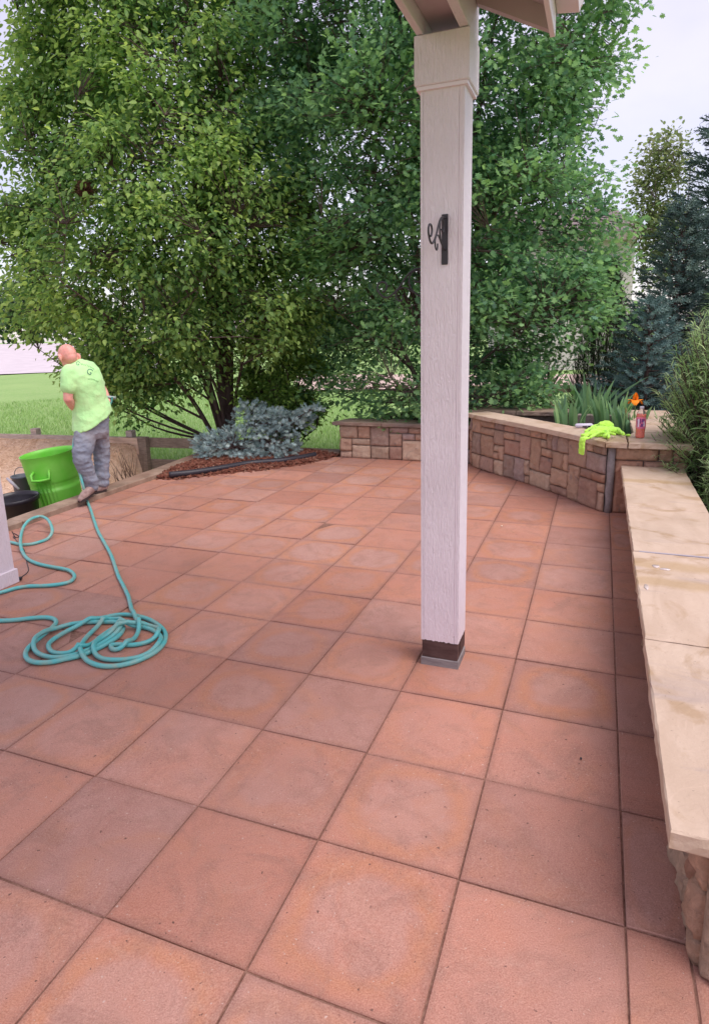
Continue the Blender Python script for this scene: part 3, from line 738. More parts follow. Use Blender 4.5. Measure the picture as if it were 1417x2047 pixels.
# pitched overhang falling to the right: rake board at its far end, soffit, eave board, gutter
def slopez(x, z0=2.715): return z0+(-.392-x)*.5
def slab(mb, xa, xb, ya, yb, zlo, zhi):   # zlo/zhi relative to the slope line
    v_ = [(x, y, slopez(x)+dz) for dz in (zlo, zhi) for x, y in ((xa, ya), (xb, ya), (xb, yb), (xa, yb))]; n = len(mb.v); mb.v += v_; mb.c += [(1, 1, 1)]*8
    for f in ((3, 2, 1, 0), (4, 5, 6, 7), (0, 1, 5, 4), (1, 2, 6, 5), (2, 3, 7, 6), (3, 0, 4, 7)): mb.f.append(tuple(n+i for i in f))
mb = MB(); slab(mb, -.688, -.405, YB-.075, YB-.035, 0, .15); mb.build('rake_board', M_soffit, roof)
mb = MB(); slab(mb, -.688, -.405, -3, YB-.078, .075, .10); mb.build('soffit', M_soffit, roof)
mb = MB(); slab(mb, -.688, -.39, -3, YB-.03, .152, .19); slab(mb, -2.3, -.692, -3, YB-.03, .20, .235); mb.build('roof_deck', noisy('shingles', (.1, .09, .09), (.16, .14, .14), 30, .95, .5, .01, .1), roof)
mb = MB(); mb.box(-.404, -.384, -3, YB-.03, 2.708, 2.86, None, None, .002); mb.build('fascia', M_trim, roof)
mb = MB()
prof = [(-.382, 2.87), (-.382, 2.80), (-.30, 2.79), (-.285, 2.83), (-.272, 2.875), (-.278, 2.875), (-.292, 2.83), (-.305, 2.797), (-.376, 2.806), (-.376, 2.87)]
n = len(prof); n0 = 0
for y in (-3, YB): 
    for (x, z) in prof: mb.v.append((x, y, z)); mb.c.append((1, 1, 1))
for i in range(n): j = (i+1) % n; mb.f.append((i, j, n+j, n+i))
mb.f.append(tuple(range(n-1, -1, -1))); mb.f.append(tuple(range(n, 2*n))); mb.box(-.376, -.29, YB-.012, YB-.002, 2.808, 2.865); mb.build('gutter', M_trim, roof)

# ------------------------------------------------------------------ foliage
def leaf_ovate():
    V = np.array([(0, 0, 0), (.24, .16, .07), (.33, .42, .08), (.20, .74, .02), (0, 1.05, -.12), (-.20, .74, .02), (-.33, .42, .08), (-.24, .16, .07)])
    return V, np.array([[0, 1, 2, 3, 4], [4, 5, 6, 7, 0]]), 5
def leaf_lobed():
    R_ = [(0, 0), (.10, .10), (.26, .20), (.14, .34), (.40, .48), (.20, .58), (.36, .80), (.12, .82), (0, 1)]
    V = [(x, y, .10*abs(x)) for x, y in R_]+[(-x, y, .10*abs(x)) for x, y in R_[1:-1]]
    Fa = list(range(9)); Fb = [8]+list(range(15, 8, -1))+[0]
    V = np.array(V, float); V[:, 2] -= .10*(V[:, 1]**2)
    return V, np.array([Fa, Fb]), 9
def leaf_round():
    V = np.array([(0, 0, 0), (.42, .35, .05), (.30, .85, .03), (0, 1, -.04), (-.30, .85, .03), (-.42, .35, .05)]); return V, np.array([[0, 1, 2, 3], [3, 4, 5, 0]]), 4
def leaf_blade(w=.05, curl=.25, n=4):
    V = []; 
    for i in range(n+1):
        t = i/n; ww = w*(1-t**2.2)*(.6+.4*min(1, t*4)); z = curl*math.sin(t*1.4)-curl*1.4*t*t
        V += [(-ww, t, z), (ww, t, z)]
    return np.array(V), np.array([[2*i, 2*i+1, 2*i+3, 2*i+2] for i in range(n)]), 4
def leaves_mesh(name, tmpl, P, Dv, Nv, size, colr, vary=None):
    """P,Dv,Nv (n,3): base points, leaf directions, leaf normals; size (n,)"""
    V, F, ppf = tmpl; n = len(P); Dv = Dv/np.linalg.norm(Dv, axis=1, keepdims=True)
    X = np.cross(Dv, Nv); X /= np.maximum(1e-6, np.linalg.norm(X, axis=1, keepdims=True)); Z = np.cross(X, Dv)
    W = P[:, None, :]+size[:, None, None]*(V[None, :, 0:1]*X[:, None, :]+V[None, :, 1:2]*Dv[:, None, :]+V[None, :, 2:3]*Z[:, None, :])
    FF = (F[None, :, :]+(np.arange(n)*len(V))[:, None, None]).reshape(-1)
    C = np.repeat(colr, len(V), axis=0)
    return np_mesh(name, W.reshape(-1, 3), ppf, FF, C)
def nz(P, sc, off=0.):
    return np.array([noise.noise(Vector((p[0]*sc+off, p[1]*sc, p[2]*sc))) for p in P])
def unit(a): return a/np.maximum(1e-9, np.linalg.norm(a, axis=1, keepdims=True))

def tree(name, label, cat, base, stems, prof, tmpl, n_cl, per, lsize, cols, barkm, seed, spread=.16, droop=.3, group=None, gap=.0, shell=.55, rstem=.09, limb=90, yscale=1., leafm=None, cluster_h=.8, tipcol=None, bough=.56, voids=(), twig_r=.0035):
    """prof: list of (z, cx, cy, rx, ry) rings that bound the crown"""
    rg = np.random.RandomState(seed); rp_ = random.Random(seed)
    t = thing(name, label, cat, tuple(base), group)
    prof = sorted(prof); Z = np.array([p[0] for p in prof]); Q = np.array(prof)
    def ringat(z): return [np.interp(z, Z, Q[:, k]) for k in range(1, 5)]
    # trunk and stems
    mb = MB(); sk = []                 # skeleton points (x,y,z,r)
    for (tx, ty, tz, r0) in stems:
        b = Vector(base)+Vector((rp_.uniform(-.05, .05), rp_.uniform(-.05, .05), -.1)); e = Vector((tx, ty, tz)); h = e-b
        mid = b+Vector((h.x*.22, h.y*.22, h.z*.42)); m2 = b+Vector((h.x*.58, h.y*.58, h.z*.72))
        pts = spline([b, mid+Vector((rp_.uniform(-.06, .06),)*3), m2+Vector((rp_.uniform(-.10, .10), rp_.uniform(-.1, .1), 0)), e], 7)
        rr = [max(.008, r0*(1-.86*(i/(len(pts)-1))**.8)) for i in range(len(pts))]
        mb.tube(pts, rr, 9)
        for i, q in enumerate(pts):
            if i > 2: sk.append((q.x, q.y, q.z, rr[i]))
    sk = np.array(sk)
    # limbs
    def sample(n, sh):
        o = []
        while len(o) < n:
            z = rp_.uniform(Z[0], Z[-1]); cx, cy, rx, ry = ringat(z)
            if rp_.random() > (rx*ry)/(Q[:, 3].max()*Q[:, 4].max())+.12: continue
            a = rp_.uniform(0, 6.283); r = (rp_.uniform(sh**2, 1))**.5
            o.append((cx+rx*r*math.cos(a), cy+ry*r*math.sin(a), z, r))
        return np.array(o)
    Ls = sample(limb, .25); add_ = []
    for q in Ls:
        e = Vector(q[:3]); c = np.array([ringat(q[2])[0], ringat(q[2])[1]]); hd = np.linalg.norm(sk[:, :2]-q[:2], axis=1)
        cost = np.linalg.norm(sk[:, :3]-q[:3], axis=1)+np.abs((q[2]-sk[:, 2])-.75*hd)*1.2+(sk[:, 2] > q[2]+.1)*2
        k = int(np.argmin(cost)); s = Vector(sk[k][:3]); r0 = min(sk[k][3]*.6, .03); dv = e-s
        pts = spline([s, s+dv*.5+Vector((0, 0, -.08*dv.length)), e], 5); rr = [max(.004, r0*(1-.8*i/(len(pts)-1))) for i in range(len(pts))]
        mb.tube(pts, rr, 6, cap=False)
        add_ += [(p.x, p.y, p.z, r) for p, r in zip(pts[1:], rr[1:])]
    sk2 = np.vstack([sk, np.array(add_)])
    nb_ = max(12, n_cl//30); Bc = sample(nb_, shell); C = []
    for q in Bc:
        cx, cy, rx, ry = ringat(q[2]); br = bough*rp_.uniform(.7, 1.25)
        for _ in range(int(30*rp_.uniform(.6, 1.4))):
            v_ = Vector((rp_.gauss(0, 1), rp_.gauss(0, 1), rp_.gauss(0, 1))); v_ = v_.normalized()*(rp_.random()**.45)*br
            z_ = q[2]+v_.z*.55-.12*(v_.x**2+v_.y**2)/max(.05, br); c2 = ringat(min(max(z_, Z[0]), Z[-1])); x_, y_ = q[0]+v_.x, q[1]+v_.y; rr_2 = math.hypot((x_-c2[0])/max(.05, c2[2]), (y_-c2[1])/max(.05, c2[3]))
            if rr_2 > 1.08 or z_ < Z[0]-.05: continue
            if any(((x_-a[0])**2+(y_-a[1])**2)/b**2+((z_-a[2])/c_)**2 < 1 and rp_.random() < .5 for a, b, c_ in voids): continue
            C.append((x_, y_, z_, rr_2))
    C = np.array(C)
    if gap > 0:
        f = nz(C[:, :3], 1.1, seed*3.7)+.5*nz(C[:, :3], 2.6, seed*1.3); C = C[f > -.45+gap*.5]
    Pl, Dl, Nl, Sl, Cl = [], [], [], [], []
    cv = nz(C[:, :3], .9, seed*5.1)
    for ci, q in enumerate(C):
        dd = np.linalg.norm(sk2[:, :3]-q[:3], axis=1)+(sk2[:, 2] > q[2]+.15)*.6; k = int(np.argmin(dd)); s = Vector(sk2[k][:3]); e = Vector(q[:3]); dv = e-s
        if dv.length > 1.3: s = e-dv.normalized()*1.3
        pts = [s, s+(e-s)*.55+Vector((0, 0, .03)), e]; mb.tube(pts, [twig_r*1.6, twig_r*1.2, twig_r*.6], 4, cap=False)
        n = int(per*rg.uniform(.6, 1.4)); cx, cy, rx, ry = ringat(q[2])
        o = np.array([q[0]-cx, q[1]-cy, .25]); o /= np.linalg.norm(o)
        tt = rg.uniform(.0, 1, n)[:, None]
        base_ = np.array(e)[None]-o[None]*spread*.6*tt
        off = rg.normal(0, 1, (n, 3))*np.array([spread, spread, spread*cluster_h])*.75
        p_ = base_+off; d_ = unit(off+o[None]*.12)*1.+rg.normal(0, .45, (n, 3)); d_[:, 2] -= droop
        nn_ = np.array([0, 0, 1.])[None]+rg.normal(0, .55, (n, 3))+o[None]*.35
        tone = cv[ci]*.8+rg.normal(0, .28)
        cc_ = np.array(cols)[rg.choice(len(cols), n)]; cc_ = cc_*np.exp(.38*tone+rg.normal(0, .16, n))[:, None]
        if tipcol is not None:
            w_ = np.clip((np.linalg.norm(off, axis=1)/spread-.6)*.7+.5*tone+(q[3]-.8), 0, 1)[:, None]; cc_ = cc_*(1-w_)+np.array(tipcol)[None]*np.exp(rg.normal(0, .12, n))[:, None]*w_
        Pl.append(p_); Dl.append(d_); Nl.append(nn_); Sl.append(lsize*rg.uniform(.5, 1.25, n)); Cl.append(cc_)
    mb.build('trunk', barkm, t, True)
    me = leaves_mesh('crown', tmpl, np.vstack(Pl), np.vstack(Dl), np.vstack(Nl), np.concatenate(Sl), np.clip(np.vstack(Cl), .005, .9))
    link('crown', me, leafm or M_leaf, t)
    return t
def px_ring(D, rows, depth=1.):
    """crown outline given as (photo row, left column, right column) at distance D"""
    o = []
    for y, xl, xr in rows:
        a, b = at(xl, y, D), at(xr, y, D); c = (a+b)/2; r = np.linalg.norm((b-a)[:2])/2
        o.append((c[2], c[0], c[1], r, r*depth))
    return o

# left tree: glossy ovate leaves, many stems, arching low over the man
pb = np.array([-5.35, 6.62, -.25])
ring = px_ring(9.9, [(852, 240, 350), (815, 190, 400), (780, 110, 470), (735, 45, 560), (690, -20, 630), (600, -80, 650), (480, -130, 640), (350, -100, 620), (200, -60, 560), (60, -20, 520)], .56)
ring += [(ring[-1][0]+.9, ring[-1][1], ring[-1][2], 1.6, 1.5), (ring[-1][0]+2.0, ring[-1][1], ring[-1][2], .7, .7)]
PEAR = [(.135, .28, .095), (.11, .24, .09), (.16, .31, .10), (.095, .20, .08), (.20, .35, .12)]
c0 = at(400, 300, 9.4); zc = c0[2]
st = []
for k, (x, y, r) in enumerate([(390, -60, .085), (430, -80, .10), (345, 60, .075), (290, 150, .06), (470, 40, .07), (225, 330, .05), (120, 560, .045), (520, 330, .045), (520, 620, .045), (330, 620, .04), (60, 300, .04), (370, -40, .07)]):
    q = at(x, y, 9.2+[0, .3, -.3, .5, .1, -.6, -.7, .2, -.5, -.9, .6, 0.6][k]); st.append((q[0], q[1], q[2], r))
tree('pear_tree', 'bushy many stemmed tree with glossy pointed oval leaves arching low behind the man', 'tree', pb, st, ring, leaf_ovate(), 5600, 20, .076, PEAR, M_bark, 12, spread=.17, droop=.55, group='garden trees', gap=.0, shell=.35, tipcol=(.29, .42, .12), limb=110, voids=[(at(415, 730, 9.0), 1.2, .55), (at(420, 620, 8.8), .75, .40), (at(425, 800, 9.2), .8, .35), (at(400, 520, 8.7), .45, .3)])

# big oak: lobed blue green leaves, columnar, stems fanning from the raised bed
ob = np.array([-2.25, 7.35, .30])
ring = px_ring(9.3, [(848, 690, 1030), (815, 635, 1095), (780, 600, 1150), (720, 590, 1165), (660, 600, 1225), (580, 570, 1255), (480, 520, 1228), (400, 480, 1190), (300, 445, 1190), (200, 430, 1215), (100, 430, 1240), (0, 445, 1255), (-200, 480, 1240)], .72)
ring += [(ring[-1][0]+1.2, ring[-1][1], ring[-1][2], 1.6, 1.4), (ring[-1][0]+2.4, ring[-1][1], ring[-1][2], .8, .8)]
OAK = [(.125, .26, .145), (.145, .29, .145), (.11, .23, .145), (.175, .33, .155), (.15, .285, .185)]
st = []
for k, (x, y, r) in enumerate([(840, -250, .10), (760, -150, .08), (930, -180, .08), (690, 20, .06), (1010, -60, .075), (620, 250, .05), (1110, 60, .06), (1150, 320, .045), (590, 450, .045), (660, 620, .04), (1120, 600, .04), (880, 100, .06), (800, 200, .05), (1040, 380, .05), (720, 400, .05), (780, 560, .04)]):
    q = at(x, y, 9.4+[0, .4, .2, -.2, .5, .3, .2, -.2, -.4, .2, -.4, -.8, .8, .9, -.7, -.9][k]); st.append((q[0], q[1], q[2], r))
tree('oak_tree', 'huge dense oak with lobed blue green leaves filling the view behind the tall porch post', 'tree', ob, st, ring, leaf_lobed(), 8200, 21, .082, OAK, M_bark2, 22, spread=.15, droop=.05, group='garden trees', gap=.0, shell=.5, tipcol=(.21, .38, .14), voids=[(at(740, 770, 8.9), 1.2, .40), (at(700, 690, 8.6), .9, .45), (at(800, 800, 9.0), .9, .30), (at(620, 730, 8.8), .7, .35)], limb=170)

# leafy bush between the two
bb = gp(592, 892, 0); bb = np.array([-4.35, 6.95, -.2])
ring = px_ring(9.4, [(885, 560, 625), (850, 520, 640), (800, 490, 645), (745, 480, 640), (690, 490, 630), (655, 530, 600)])
st = []
for x, y in ((545, 770), (575, 745), (600, 750), (625, 790), (590, 800), (635, 830)):
    q = at(x, y, 8.9); st.append((q[0], q[1], q[2], .016))
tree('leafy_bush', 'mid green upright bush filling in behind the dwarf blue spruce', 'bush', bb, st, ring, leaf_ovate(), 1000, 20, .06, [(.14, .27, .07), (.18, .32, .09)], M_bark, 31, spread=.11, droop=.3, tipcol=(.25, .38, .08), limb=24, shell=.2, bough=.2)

# pale sparse tree far right
ring = px_ring(17, [(560, 1270, 1400), (450, 1255, 1400), (380, 1262, 1400), (320, 1275, 1395), (270, 1290, 1375), (255, 1340, 1365)])
b_ = at(1345, 655, 17); st = []
for x, y in ((1300, 275), (1330, 300), (1362, 245), (1385, 280), (1290, 360), (1275, 430), (1350, 400)):
    q = at(x, y, 17); st.append((q[0], q[1], q[2]-.35, .028))
tree('aspen_tree', 'slender pale tree with sparse tiny leaves against the sky, right of the oak', 'tree', (b_[0], b_[1], -.3), st, ring, leaf_round(), 1000, 9, .085, [(.16, .21, .09), (.12, .17, .07), (.21, .25, .12)], M_bark2, 41, spread=.22, droop=.1, group='garden trees', shell=.05, limb=70, twig_r=.004, bough=.7)

# spruces -----------------------------------------------------------
def shoot_template(n=18, seed=0, fat=.30):
    rg = np.random.RandomState(seed); V = []; F = []
    for k in range(n):
        t = .05+.95*k/n; a = k*2.4; r = fat*(.75+.35*math.sin(math.pi*min(1, t*1.05))); w_ = .045
        b = np.array([0, t*.9, 0]); o = np.array([math.cos(a), .75, math.sin(a)])*r; side = np.array([-math.sin(a), 0, math.cos(a)])*w_
        i = len(V); V += [b-side, b+side, b+o+side*.3, b+o-side*.3]; F.append([i, i+1, i+2, i+3])
    for k in range(3):
        a = k*2.1; i = len(V); s_ = np.array([math.cos(a), 0, math.sin(a)])*.03; V += [-s_, s_, s_+np.array([0, 1.05, 0]), -s_+np.array([0, 1.05, 0])]; F.append([i, i+1, i+2, i+3])
    return np.array(V), np.array(F), 4
SH = shoot_template(16, 0, .26)
def spruce(name, label, base, H, R0, nb, size, cols, seed, group=None, top_px=None, droop=.0, z0=.15, dens=1., squash=1.):
    rg = np.random.RandomState(seed); t = thing(name, label, 'spruce', tuple(base), group); mb = MB(); base = np.array(base, float)
    mb.tube([base-(0, 0, .1), base+(0, 0, H*.5), base+(0, 0, H)], [.035*H/2+.02, .02*H/2+.01, .006], 8)
    P, D_, C = [], [], []
    for k in range(nb):
        h = z0+(H-z0)*(k/nb)**.9; rr = R0*(1-(h-z0*.0)/H)**.85*rg.uniform(.55, 1.2)+.03; a = k*2.39996+rg.uniform(-.4, .4)
        e = np.array([math.cos(a), math.sin(a)*squash, 0]); s = base+(0, 0, h); up = .10*rr-droop*rr
        tip = s+e*rr+np.array([0, 0, up+.08]); mid = s+e*rr*.5+np.array([0, 0, up*.3]); mb.tube([s, mid, tip], [.012, .008, .004], 5, cap=False)
        side = np.array([-e[1], e[0], 0])
        m = max(3, int(dens*rr/size*2.0))
        for i in range(m):
            f = (i+.6)/m; f = f**.8; c = s+(mid-s)*min(1, f*2) if f < .5 else mid+(tip-mid)*(f*2-1)
            wd = rr*.42*(1-f)*1.1+size*.4
            for sg in (-1, 1):
                nq = max(1, int(wd/size*1.15))
                for q in range(nq):
                    o = side*sg*wd*(q+rg.uniform(.2, 1))/nq*rg.uniform(.7, 1)
                    P.append(c+o+e*abs(np.linalg.norm(o))*.55+rg.normal(0, size*.18, 3)); dd = e+side*sg*rg.uniform(.2, .9)+np.array([0, 0, rg.uniform(-.1, .65)]); D_.append(dd)
                    C.append(np.array(cols[rg.randint(len(cols))])*math.exp(rg.normal(0, .2)+.25*(f-.5)))
        P.append(tip); D_.append(e+np.array([0, 0, .5])); C.append(np.array(cols[0])*1.15)
    for q in range(6): P.append(base+(0, 0, H-.03*q)); D_.append(np.array([rg.normal(0, .5), rg.normal(0, .5), 1])); C.append(np.array(cols[0]))
    P, D_, C = np.array(P), np.array(D_), np.array(C); nn_ = rg.normal(0, 1, P.shape)
    mb.build('trunk', M_bark, t, True)
    me = leaves_mesh('crown', SH, P, D_, nn_, size*rg.uniform(.75, 1.25, len(P)), np.clip(C, .01, .9)); link('crown', me, M_needle, t)
    return t
BLUE = [(.36, .45, .45), (.31, .41, .42), (.42, .51, .49), (.27, .36, .37)]
DK = [(.095, .15, .14), (.13, .19, .175), (.075, .115, .115), (.18, .24, .21)]

# dwarf blue spruce: a lopsided mound built of tiers of shoots
def dwarf_spruce():
    rg = np.random.RandomState(77); b = np.array([-4.52, 5.62, .05]); t = thing('dwarf_spruce', 'low spreading silvery blue spruce in the mulch bed', 'spruce', tuple(b)); mb = MB()
    P, D_, C = [], [], []
    cen = at(500, 880, 8.35)
    lob = [(465, 895, .32, .24), (430, 893, .28, .20), (510, 850, .30, .26), (545, 885, .30, .22), (580, 850, .26, .16), (500, 825, .17, .15), (560, 905, .22, .14), (480, 915, .24, .14), (600, 838, .17, .08), (622, 820, .12, .05), (540, 845, .26, .18), (415, 890, .17, .12), (525, 912, .22, .12)]
    for li, (x, y, r, rz) in enumerate(lob):
        c = at(x, y, 8.25+(li % 3)*.16-.1); mb.tube([b, (b+c)/2+(0, 0, .05), c], [.02, .014, .006], 6, cap=False)
        n = int(560*r)
        for k in range(n):
            a = rg.uniform(0, 6.28); cz = rg.uniform(-.5, 1); sr = math.sqrt(max(0, 1-cz*cz)); o = np.array([math.cos(a)*sr, math.sin(a)*sr, cz]); sc = rg.uniform(.55, 1.0) if k % 3 else rg.uniform(.95, 1.15)
            tier = math.floor((c[2]+o[2]*rz)/.075)*.075+.03
            q = c+o*np.array([r, r, rz])*sc; q[2] = q[2]*.45+tier*.55
            if q[2] < .03: q[2] = .03+rg.uniform(0, .04)
            P.append(q); D_.append(np.array([o[0], o[1], .05+.35*max(0, o[2])])+rg.normal(0, .3, 3)); C.append(np.array(BLUE[rg.randint(4)])*math.exp(rg.normal(0, .16)))
            if k % 6 == 0: mb.tube([c, (c+q)/2, q], [.006, .004, .002], 4, cap=False)
    P, D_, C = np.array(P), np.array(D_), np.array(C); mb.build('branches', M_bark, t, True)
    link('foliage', leaves_mesh('foliage', shoot_template(22, 1, .34), P, D_, rg.normal(0, 1, P.shape), .072*rg.uniform(.7, 1.25, len(P)), np.clip(C*1.1, .01, .9)), M_needle, t)
dwarf_spruce()

q = at(1400, 660, 11.0); spruce('blue_spruce', 'tall dark blue spruce at the right edge of the photo', (q[0]+.40, q[1]+.1, -.1), 5.5, 1.5, 190, .21, DK, 51, 'spruces at the right', z0=.3)
q = at(1335, 700, 10.2); spruce('blue_spruce', 'shorter blue green spruce between the oak and the tall spruce', (q[0]+.05, q[1], .0), 3.15, 1.0, 120, .15, DK, 52, 'spruces at the right', z0=.25)
q = at(1270, 760, 9.0); spruce('blue_spruce', 'lowest young spruce just behind the orange iris', (q[0]+.12, q[1], .1), 1.75, .85, 75, .13, [(.14, .22, .21), (.18, .26, .245), (.10, .17, .17)], 53, 'spruces at the right', z0=.1)

# dark juniper-like column between oak and spruce
q = at(1205, 740, 10.0); jb = np.array([q[0], q[1], .2])
rg = np.random.RandomState(61); n = 9000; a = rg.uniform(0, 6.28, n); h = rg.uniform(.1, 2.25, n); r = .42*np.sqrt(rg.uniform(.1, 1, n))*np.clip(1.1-h/2.5, .1, 1)
P = np.c_[jb[0]+r*np.cos(a)*1.2, jb[1]+r*np.sin(a), jb[2]+h]; Dv = np.c_[np.cos(a)*.35, np.sin(a)*.35, np.full(n, 1.)]+rg.normal(0, .25, (n, 3))
C = np.array([(.045, .085, .035), (.075, .13, .05), (.05, .06, .045), (.09, .09, .07)])[rg.choice(4, n)]*np.exp(rg.normal(0, .2, n))[:, None]
jt = thing('juniper', 'dark fine textured upright juniper behind the iris leaves', 'shrub', tuple(jb)); mb = MB()
for k in range(9): a_ = k*.7; mb.tube([jb-(0, 0, .2), jb+np.array([math.cos(a_)*.15, math.sin(a_)*.15, .9]), jb+np.array([math.cos(a_)*.2, math.sin(a_)*.2, 1.9])], [.02, .013, .004], 5)
mb.build('stems', M_bark, jt, True); link('foliage', leaves_mesh('foliage', leaf_blade(.035, .1, 2), P, Dv, rg.normal(0, 1, (n, 3)), .14*rg.uniform(.6, 1.3, n), C), M_needle, jt)

# feathery narrow-leaved shrubs at the right edge
def feather(label, cx, cy, cz, R_, H, n_st, seed, lsz=.105):
    rg = np.random.RandomState(seed); t = thing('feathery_shrub', label, 'shrub', (cx, cy, cz), 'feathery shrubs at the right edge'); mb = MB(); P, D_, N_, C = [], [], [], []
    for k in range(n_st):
        a = rg.uniform(0, 6.28); r = R_*math.sqrt(rg.uniform(.05, 1)); hh = H*rg.uniform(.25, 1)*math.sqrt(max(.12, 1-(r/R_)**2*.75)); b = np.array([cx+r*.3*math.cos(a), cy+r*.3*math.sin(a), cz])
        e = np.array([cx+r*math.cos(a), cy+r*math.sin(a), cz+hh]); m_ = (b+e)/2+np.array([0, 0, hh*.15]); mb.tube([b, m_, e], [.009, .006, .002], 4, cap=False)
        col = np.array([(.25, .39, .17), (.31, .45, .21), (.18, .31, .13), (.40, .52, .29)][rg.randint(4)])
        for i in range(30):
            f = rg.uniform(.35, 1); c = (m_+(e-m_)*(f*2-1)) if f > .5 else b+(m_-b)*f*2; aa = rg.uniform(0, 6.28)
            P.append(c+rg.normal(0, .012, 3)); D_.append(np.array([math.cos(aa), math.sin(aa), rg.uniform(-.1, .9)])+np.array([math.cos(a), math.sin(a), .2])*.5); N_.append(np.array([0, 0, 1])+rg.normal(0, .3, 3)); C.append(col*math.exp(rg.normal(0, .22)))
    mb.build('stems', M_bark, t, True)
    link('foliage', leaves_mesh('foliage', leaf_blade(.042, .35, 4), np.array(P), np.array(D_), np.array(N_), lsz*rg.uniform(.6, 1.3, len(P)), np.array(C)), M_leaf, t)
feather('large feathery green shrub leaning over the wall at the right edge', .98, 4.35, .10, .68, 2.0, 820, 71)
feather('lower feathery shrub beside the far end of the seat wall', .98, 3.55, .05, .42, .95, 240, 72, .095)
feather('narrow leaved shrub hidden mostly behind the larger one', 1.45, 5.4, .1, .65, 1.5, 260, 73)

# grass blades in the nearer lawn
rg = np.random.RandomState(91); n = 70000
px_ = rg.uniform(-150, 780, n); dist = 7.9+rg.uniform(0, 1, n)**1.5*16
P = np.array([at(x, 700, d) for x, d in zip(px_, dist)]); P[:, 2] = [lawn_z(x, y)-.01 for x, y in P[:, :2]]
rel = P-F0; s_ = rel@fdir; o_ = rel@fn; keep = ((o_ > .06) & (s_ > s285)) | ((s_ <= s285) & (P[:, 1] > 6.5) & (P[:, 0] < -3.0) | ((s_ <= s285) & (P[:, 0] < -5.55) & (o_ > -.6)))
keep &= ~((P[:, 0] > -3.4) & (P[:, 1] < 9.2)); P = P[keep]; n = len(P)
Dv = rg.normal(0, .3, (n, 3)); Dv[:, 2] = 1; C = np.array([(.22, .37, .12), (.28, .43, .15), (.17, .31, .10), (.36, .44, .22)])[rg.choice(4, n, p=[.4, .3, .22, .08])]*np.exp(rg.normal(0, .15, n))[:, None]
tag(link('grass', leaves_mesh('grass', leaf_blade(.06, .3, 2), P, Dv, rg.normal(0, 1, (n, 3)), rg.uniform(.05, .13, n), C), M_leaf), 'bright green lawn grass beyond the low fence', 'grass', kind='stuff')

# irises -----------------------------------------------------------------
def iris(label, c, n, h, seed, R_=.13):
    rg = np.random.RandomState(seed); t = thing('iris_plant', label, 'plant', tuple(c), 'iris clumps in the planter')
    V, F, Cc = [], [], []
    for k in range(n):
        a = rg.uniform(0, 6.28); r = R_*math.sqrt(rg.uniform(0, 1)); b = np.array([c[0]+r*math.cos(a)*1.3, c[1]+r*math.sin(a), c[2]]); L_ = h*rg.uniform(.5, 1.05); lean = np.array([math.cos(a), math.sin(a)*.7, 0])*rg.uniform(.05, .45)+rg.normal(0, .1, 3)*(1, 1, 0)
        f = rg.uniform(0, 3.14); sd_ = np.array([math.cos(f), math.sin(f), 0]); w_ = .021*rg.uniform(.8, 1.3); m = 7; i0 = len(V); cl = np.array([(.16, .29, .15), (.20, .35, .17), (.25, .40, .19), (.14, .25, .15)][rg.randint(4)])*math.exp(rg.normal(0, .12)); bend = rg.uniform(0, .5)
        for i in range(m+1):
            u_ = i/m; q = b+np.array([0, 0, 1])*L_*(u_-.25*bend*u_**3)+lean*L_*(u_**1.6)*(1+bend*.6); ww = w_*(1-.15*u_)*(1 if u_ < .7 else max(.02, (1-u_)/.3))
            V += [q-sd_*ww, q+sd_*ww*1.0]; Cc += [cl, cl*1.08]
        for i in range(m): F.append([i0+2*i, i0+2*i+1, i0+2*i+3, i0+2*i+2])
    link('leaves', np_mesh('leaves', np.array(V), 4, np.array(F), np.array(Cc)), M_leaf, t); return t
SOZ = .50
for lab, (x, y), n_, h_, sd_ in (('leftmost iris clump with tall pointed leaves', (1140, 852), 26, .40, 1), ('tallest iris clump, leaves rising against the dark juniper', (1180, 838), 30, .60, 2),
                                 ('dense iris clump right behind the lime cloth', (1222, 848), 46, .42, 3), ('iris clump behind the bottle that carries the orange bloom', (1258, 862), 34, .30, 4), ('small sprout of iris leaves on the planter edge left of the clumps', (1030, 848), 5, .14, 5)):
    q = gp(x, y, SOZ); tt_ = iris(lab, (q[0], q[1], SOZ-.02), n_, h_, sd_, .13 if n_ > 10 else .02)
    if sd_ == 4: iris4 = tt_
# orange bloom
M_petal = mat('orange_petal', (.85, .26, .02), .6, .2, **{'Subsurface Weight': .15}); g = G(M_petal); g.col(g.mix(g.noise(g.pos(), 60, 3), (.90, .30, .02), (.80, .19, .01)))
fc = at(1270, 800, math.hypot(*(gp(1272, 862, SOZ)-CAM)[:2])-.12)
def petal(mb, c, yaw_, L_, W_, p0, p1, ruffle=.004):
    m, k_ = 9, 7; n0 = len(mb.v); e = Vector((math.cos(yaw_), math.sin(yaw_), 0)); sd_ = Vector((-e.y, e.x, 0))
    pos_ = Vector(c); pit = p0
    for i in range(m+1):
        u_ = i/m; ww = W_*math.sin(math.pi*min(.93, .12+u_*.86))**.7; 
        for j in range(k_):
            v_ = j/(k_-1)*2-1; q = pos_+sd_*ww*v_+Vector((0, 0, -abs(v_)**2*.006+ruffle*math.sin(9*u_+7*v_)*abs(v_))); mb.v.append(tuple(q)); mb.c.append((1, 1, 1))
        pit = p0+(p1-p0)*u_; pos_ = pos_+(e*math.cos(pit)+Vector((0, 0, math.sin(pit))))*L_/m
    for i in range(m):
        for j in range(k_-1): a = n0+i*k_+j; mb.f.append((a, a+1, a+k_+1, a+k_))
mb = MB(); ca = math.atan2(CAM[1]-fc[1], CAM[0]-fc[0])
for k, da in enumerate((0, 2.09, -2.09)): petal(mb, fc, ca+da, .098, .036, .3, -1.5)
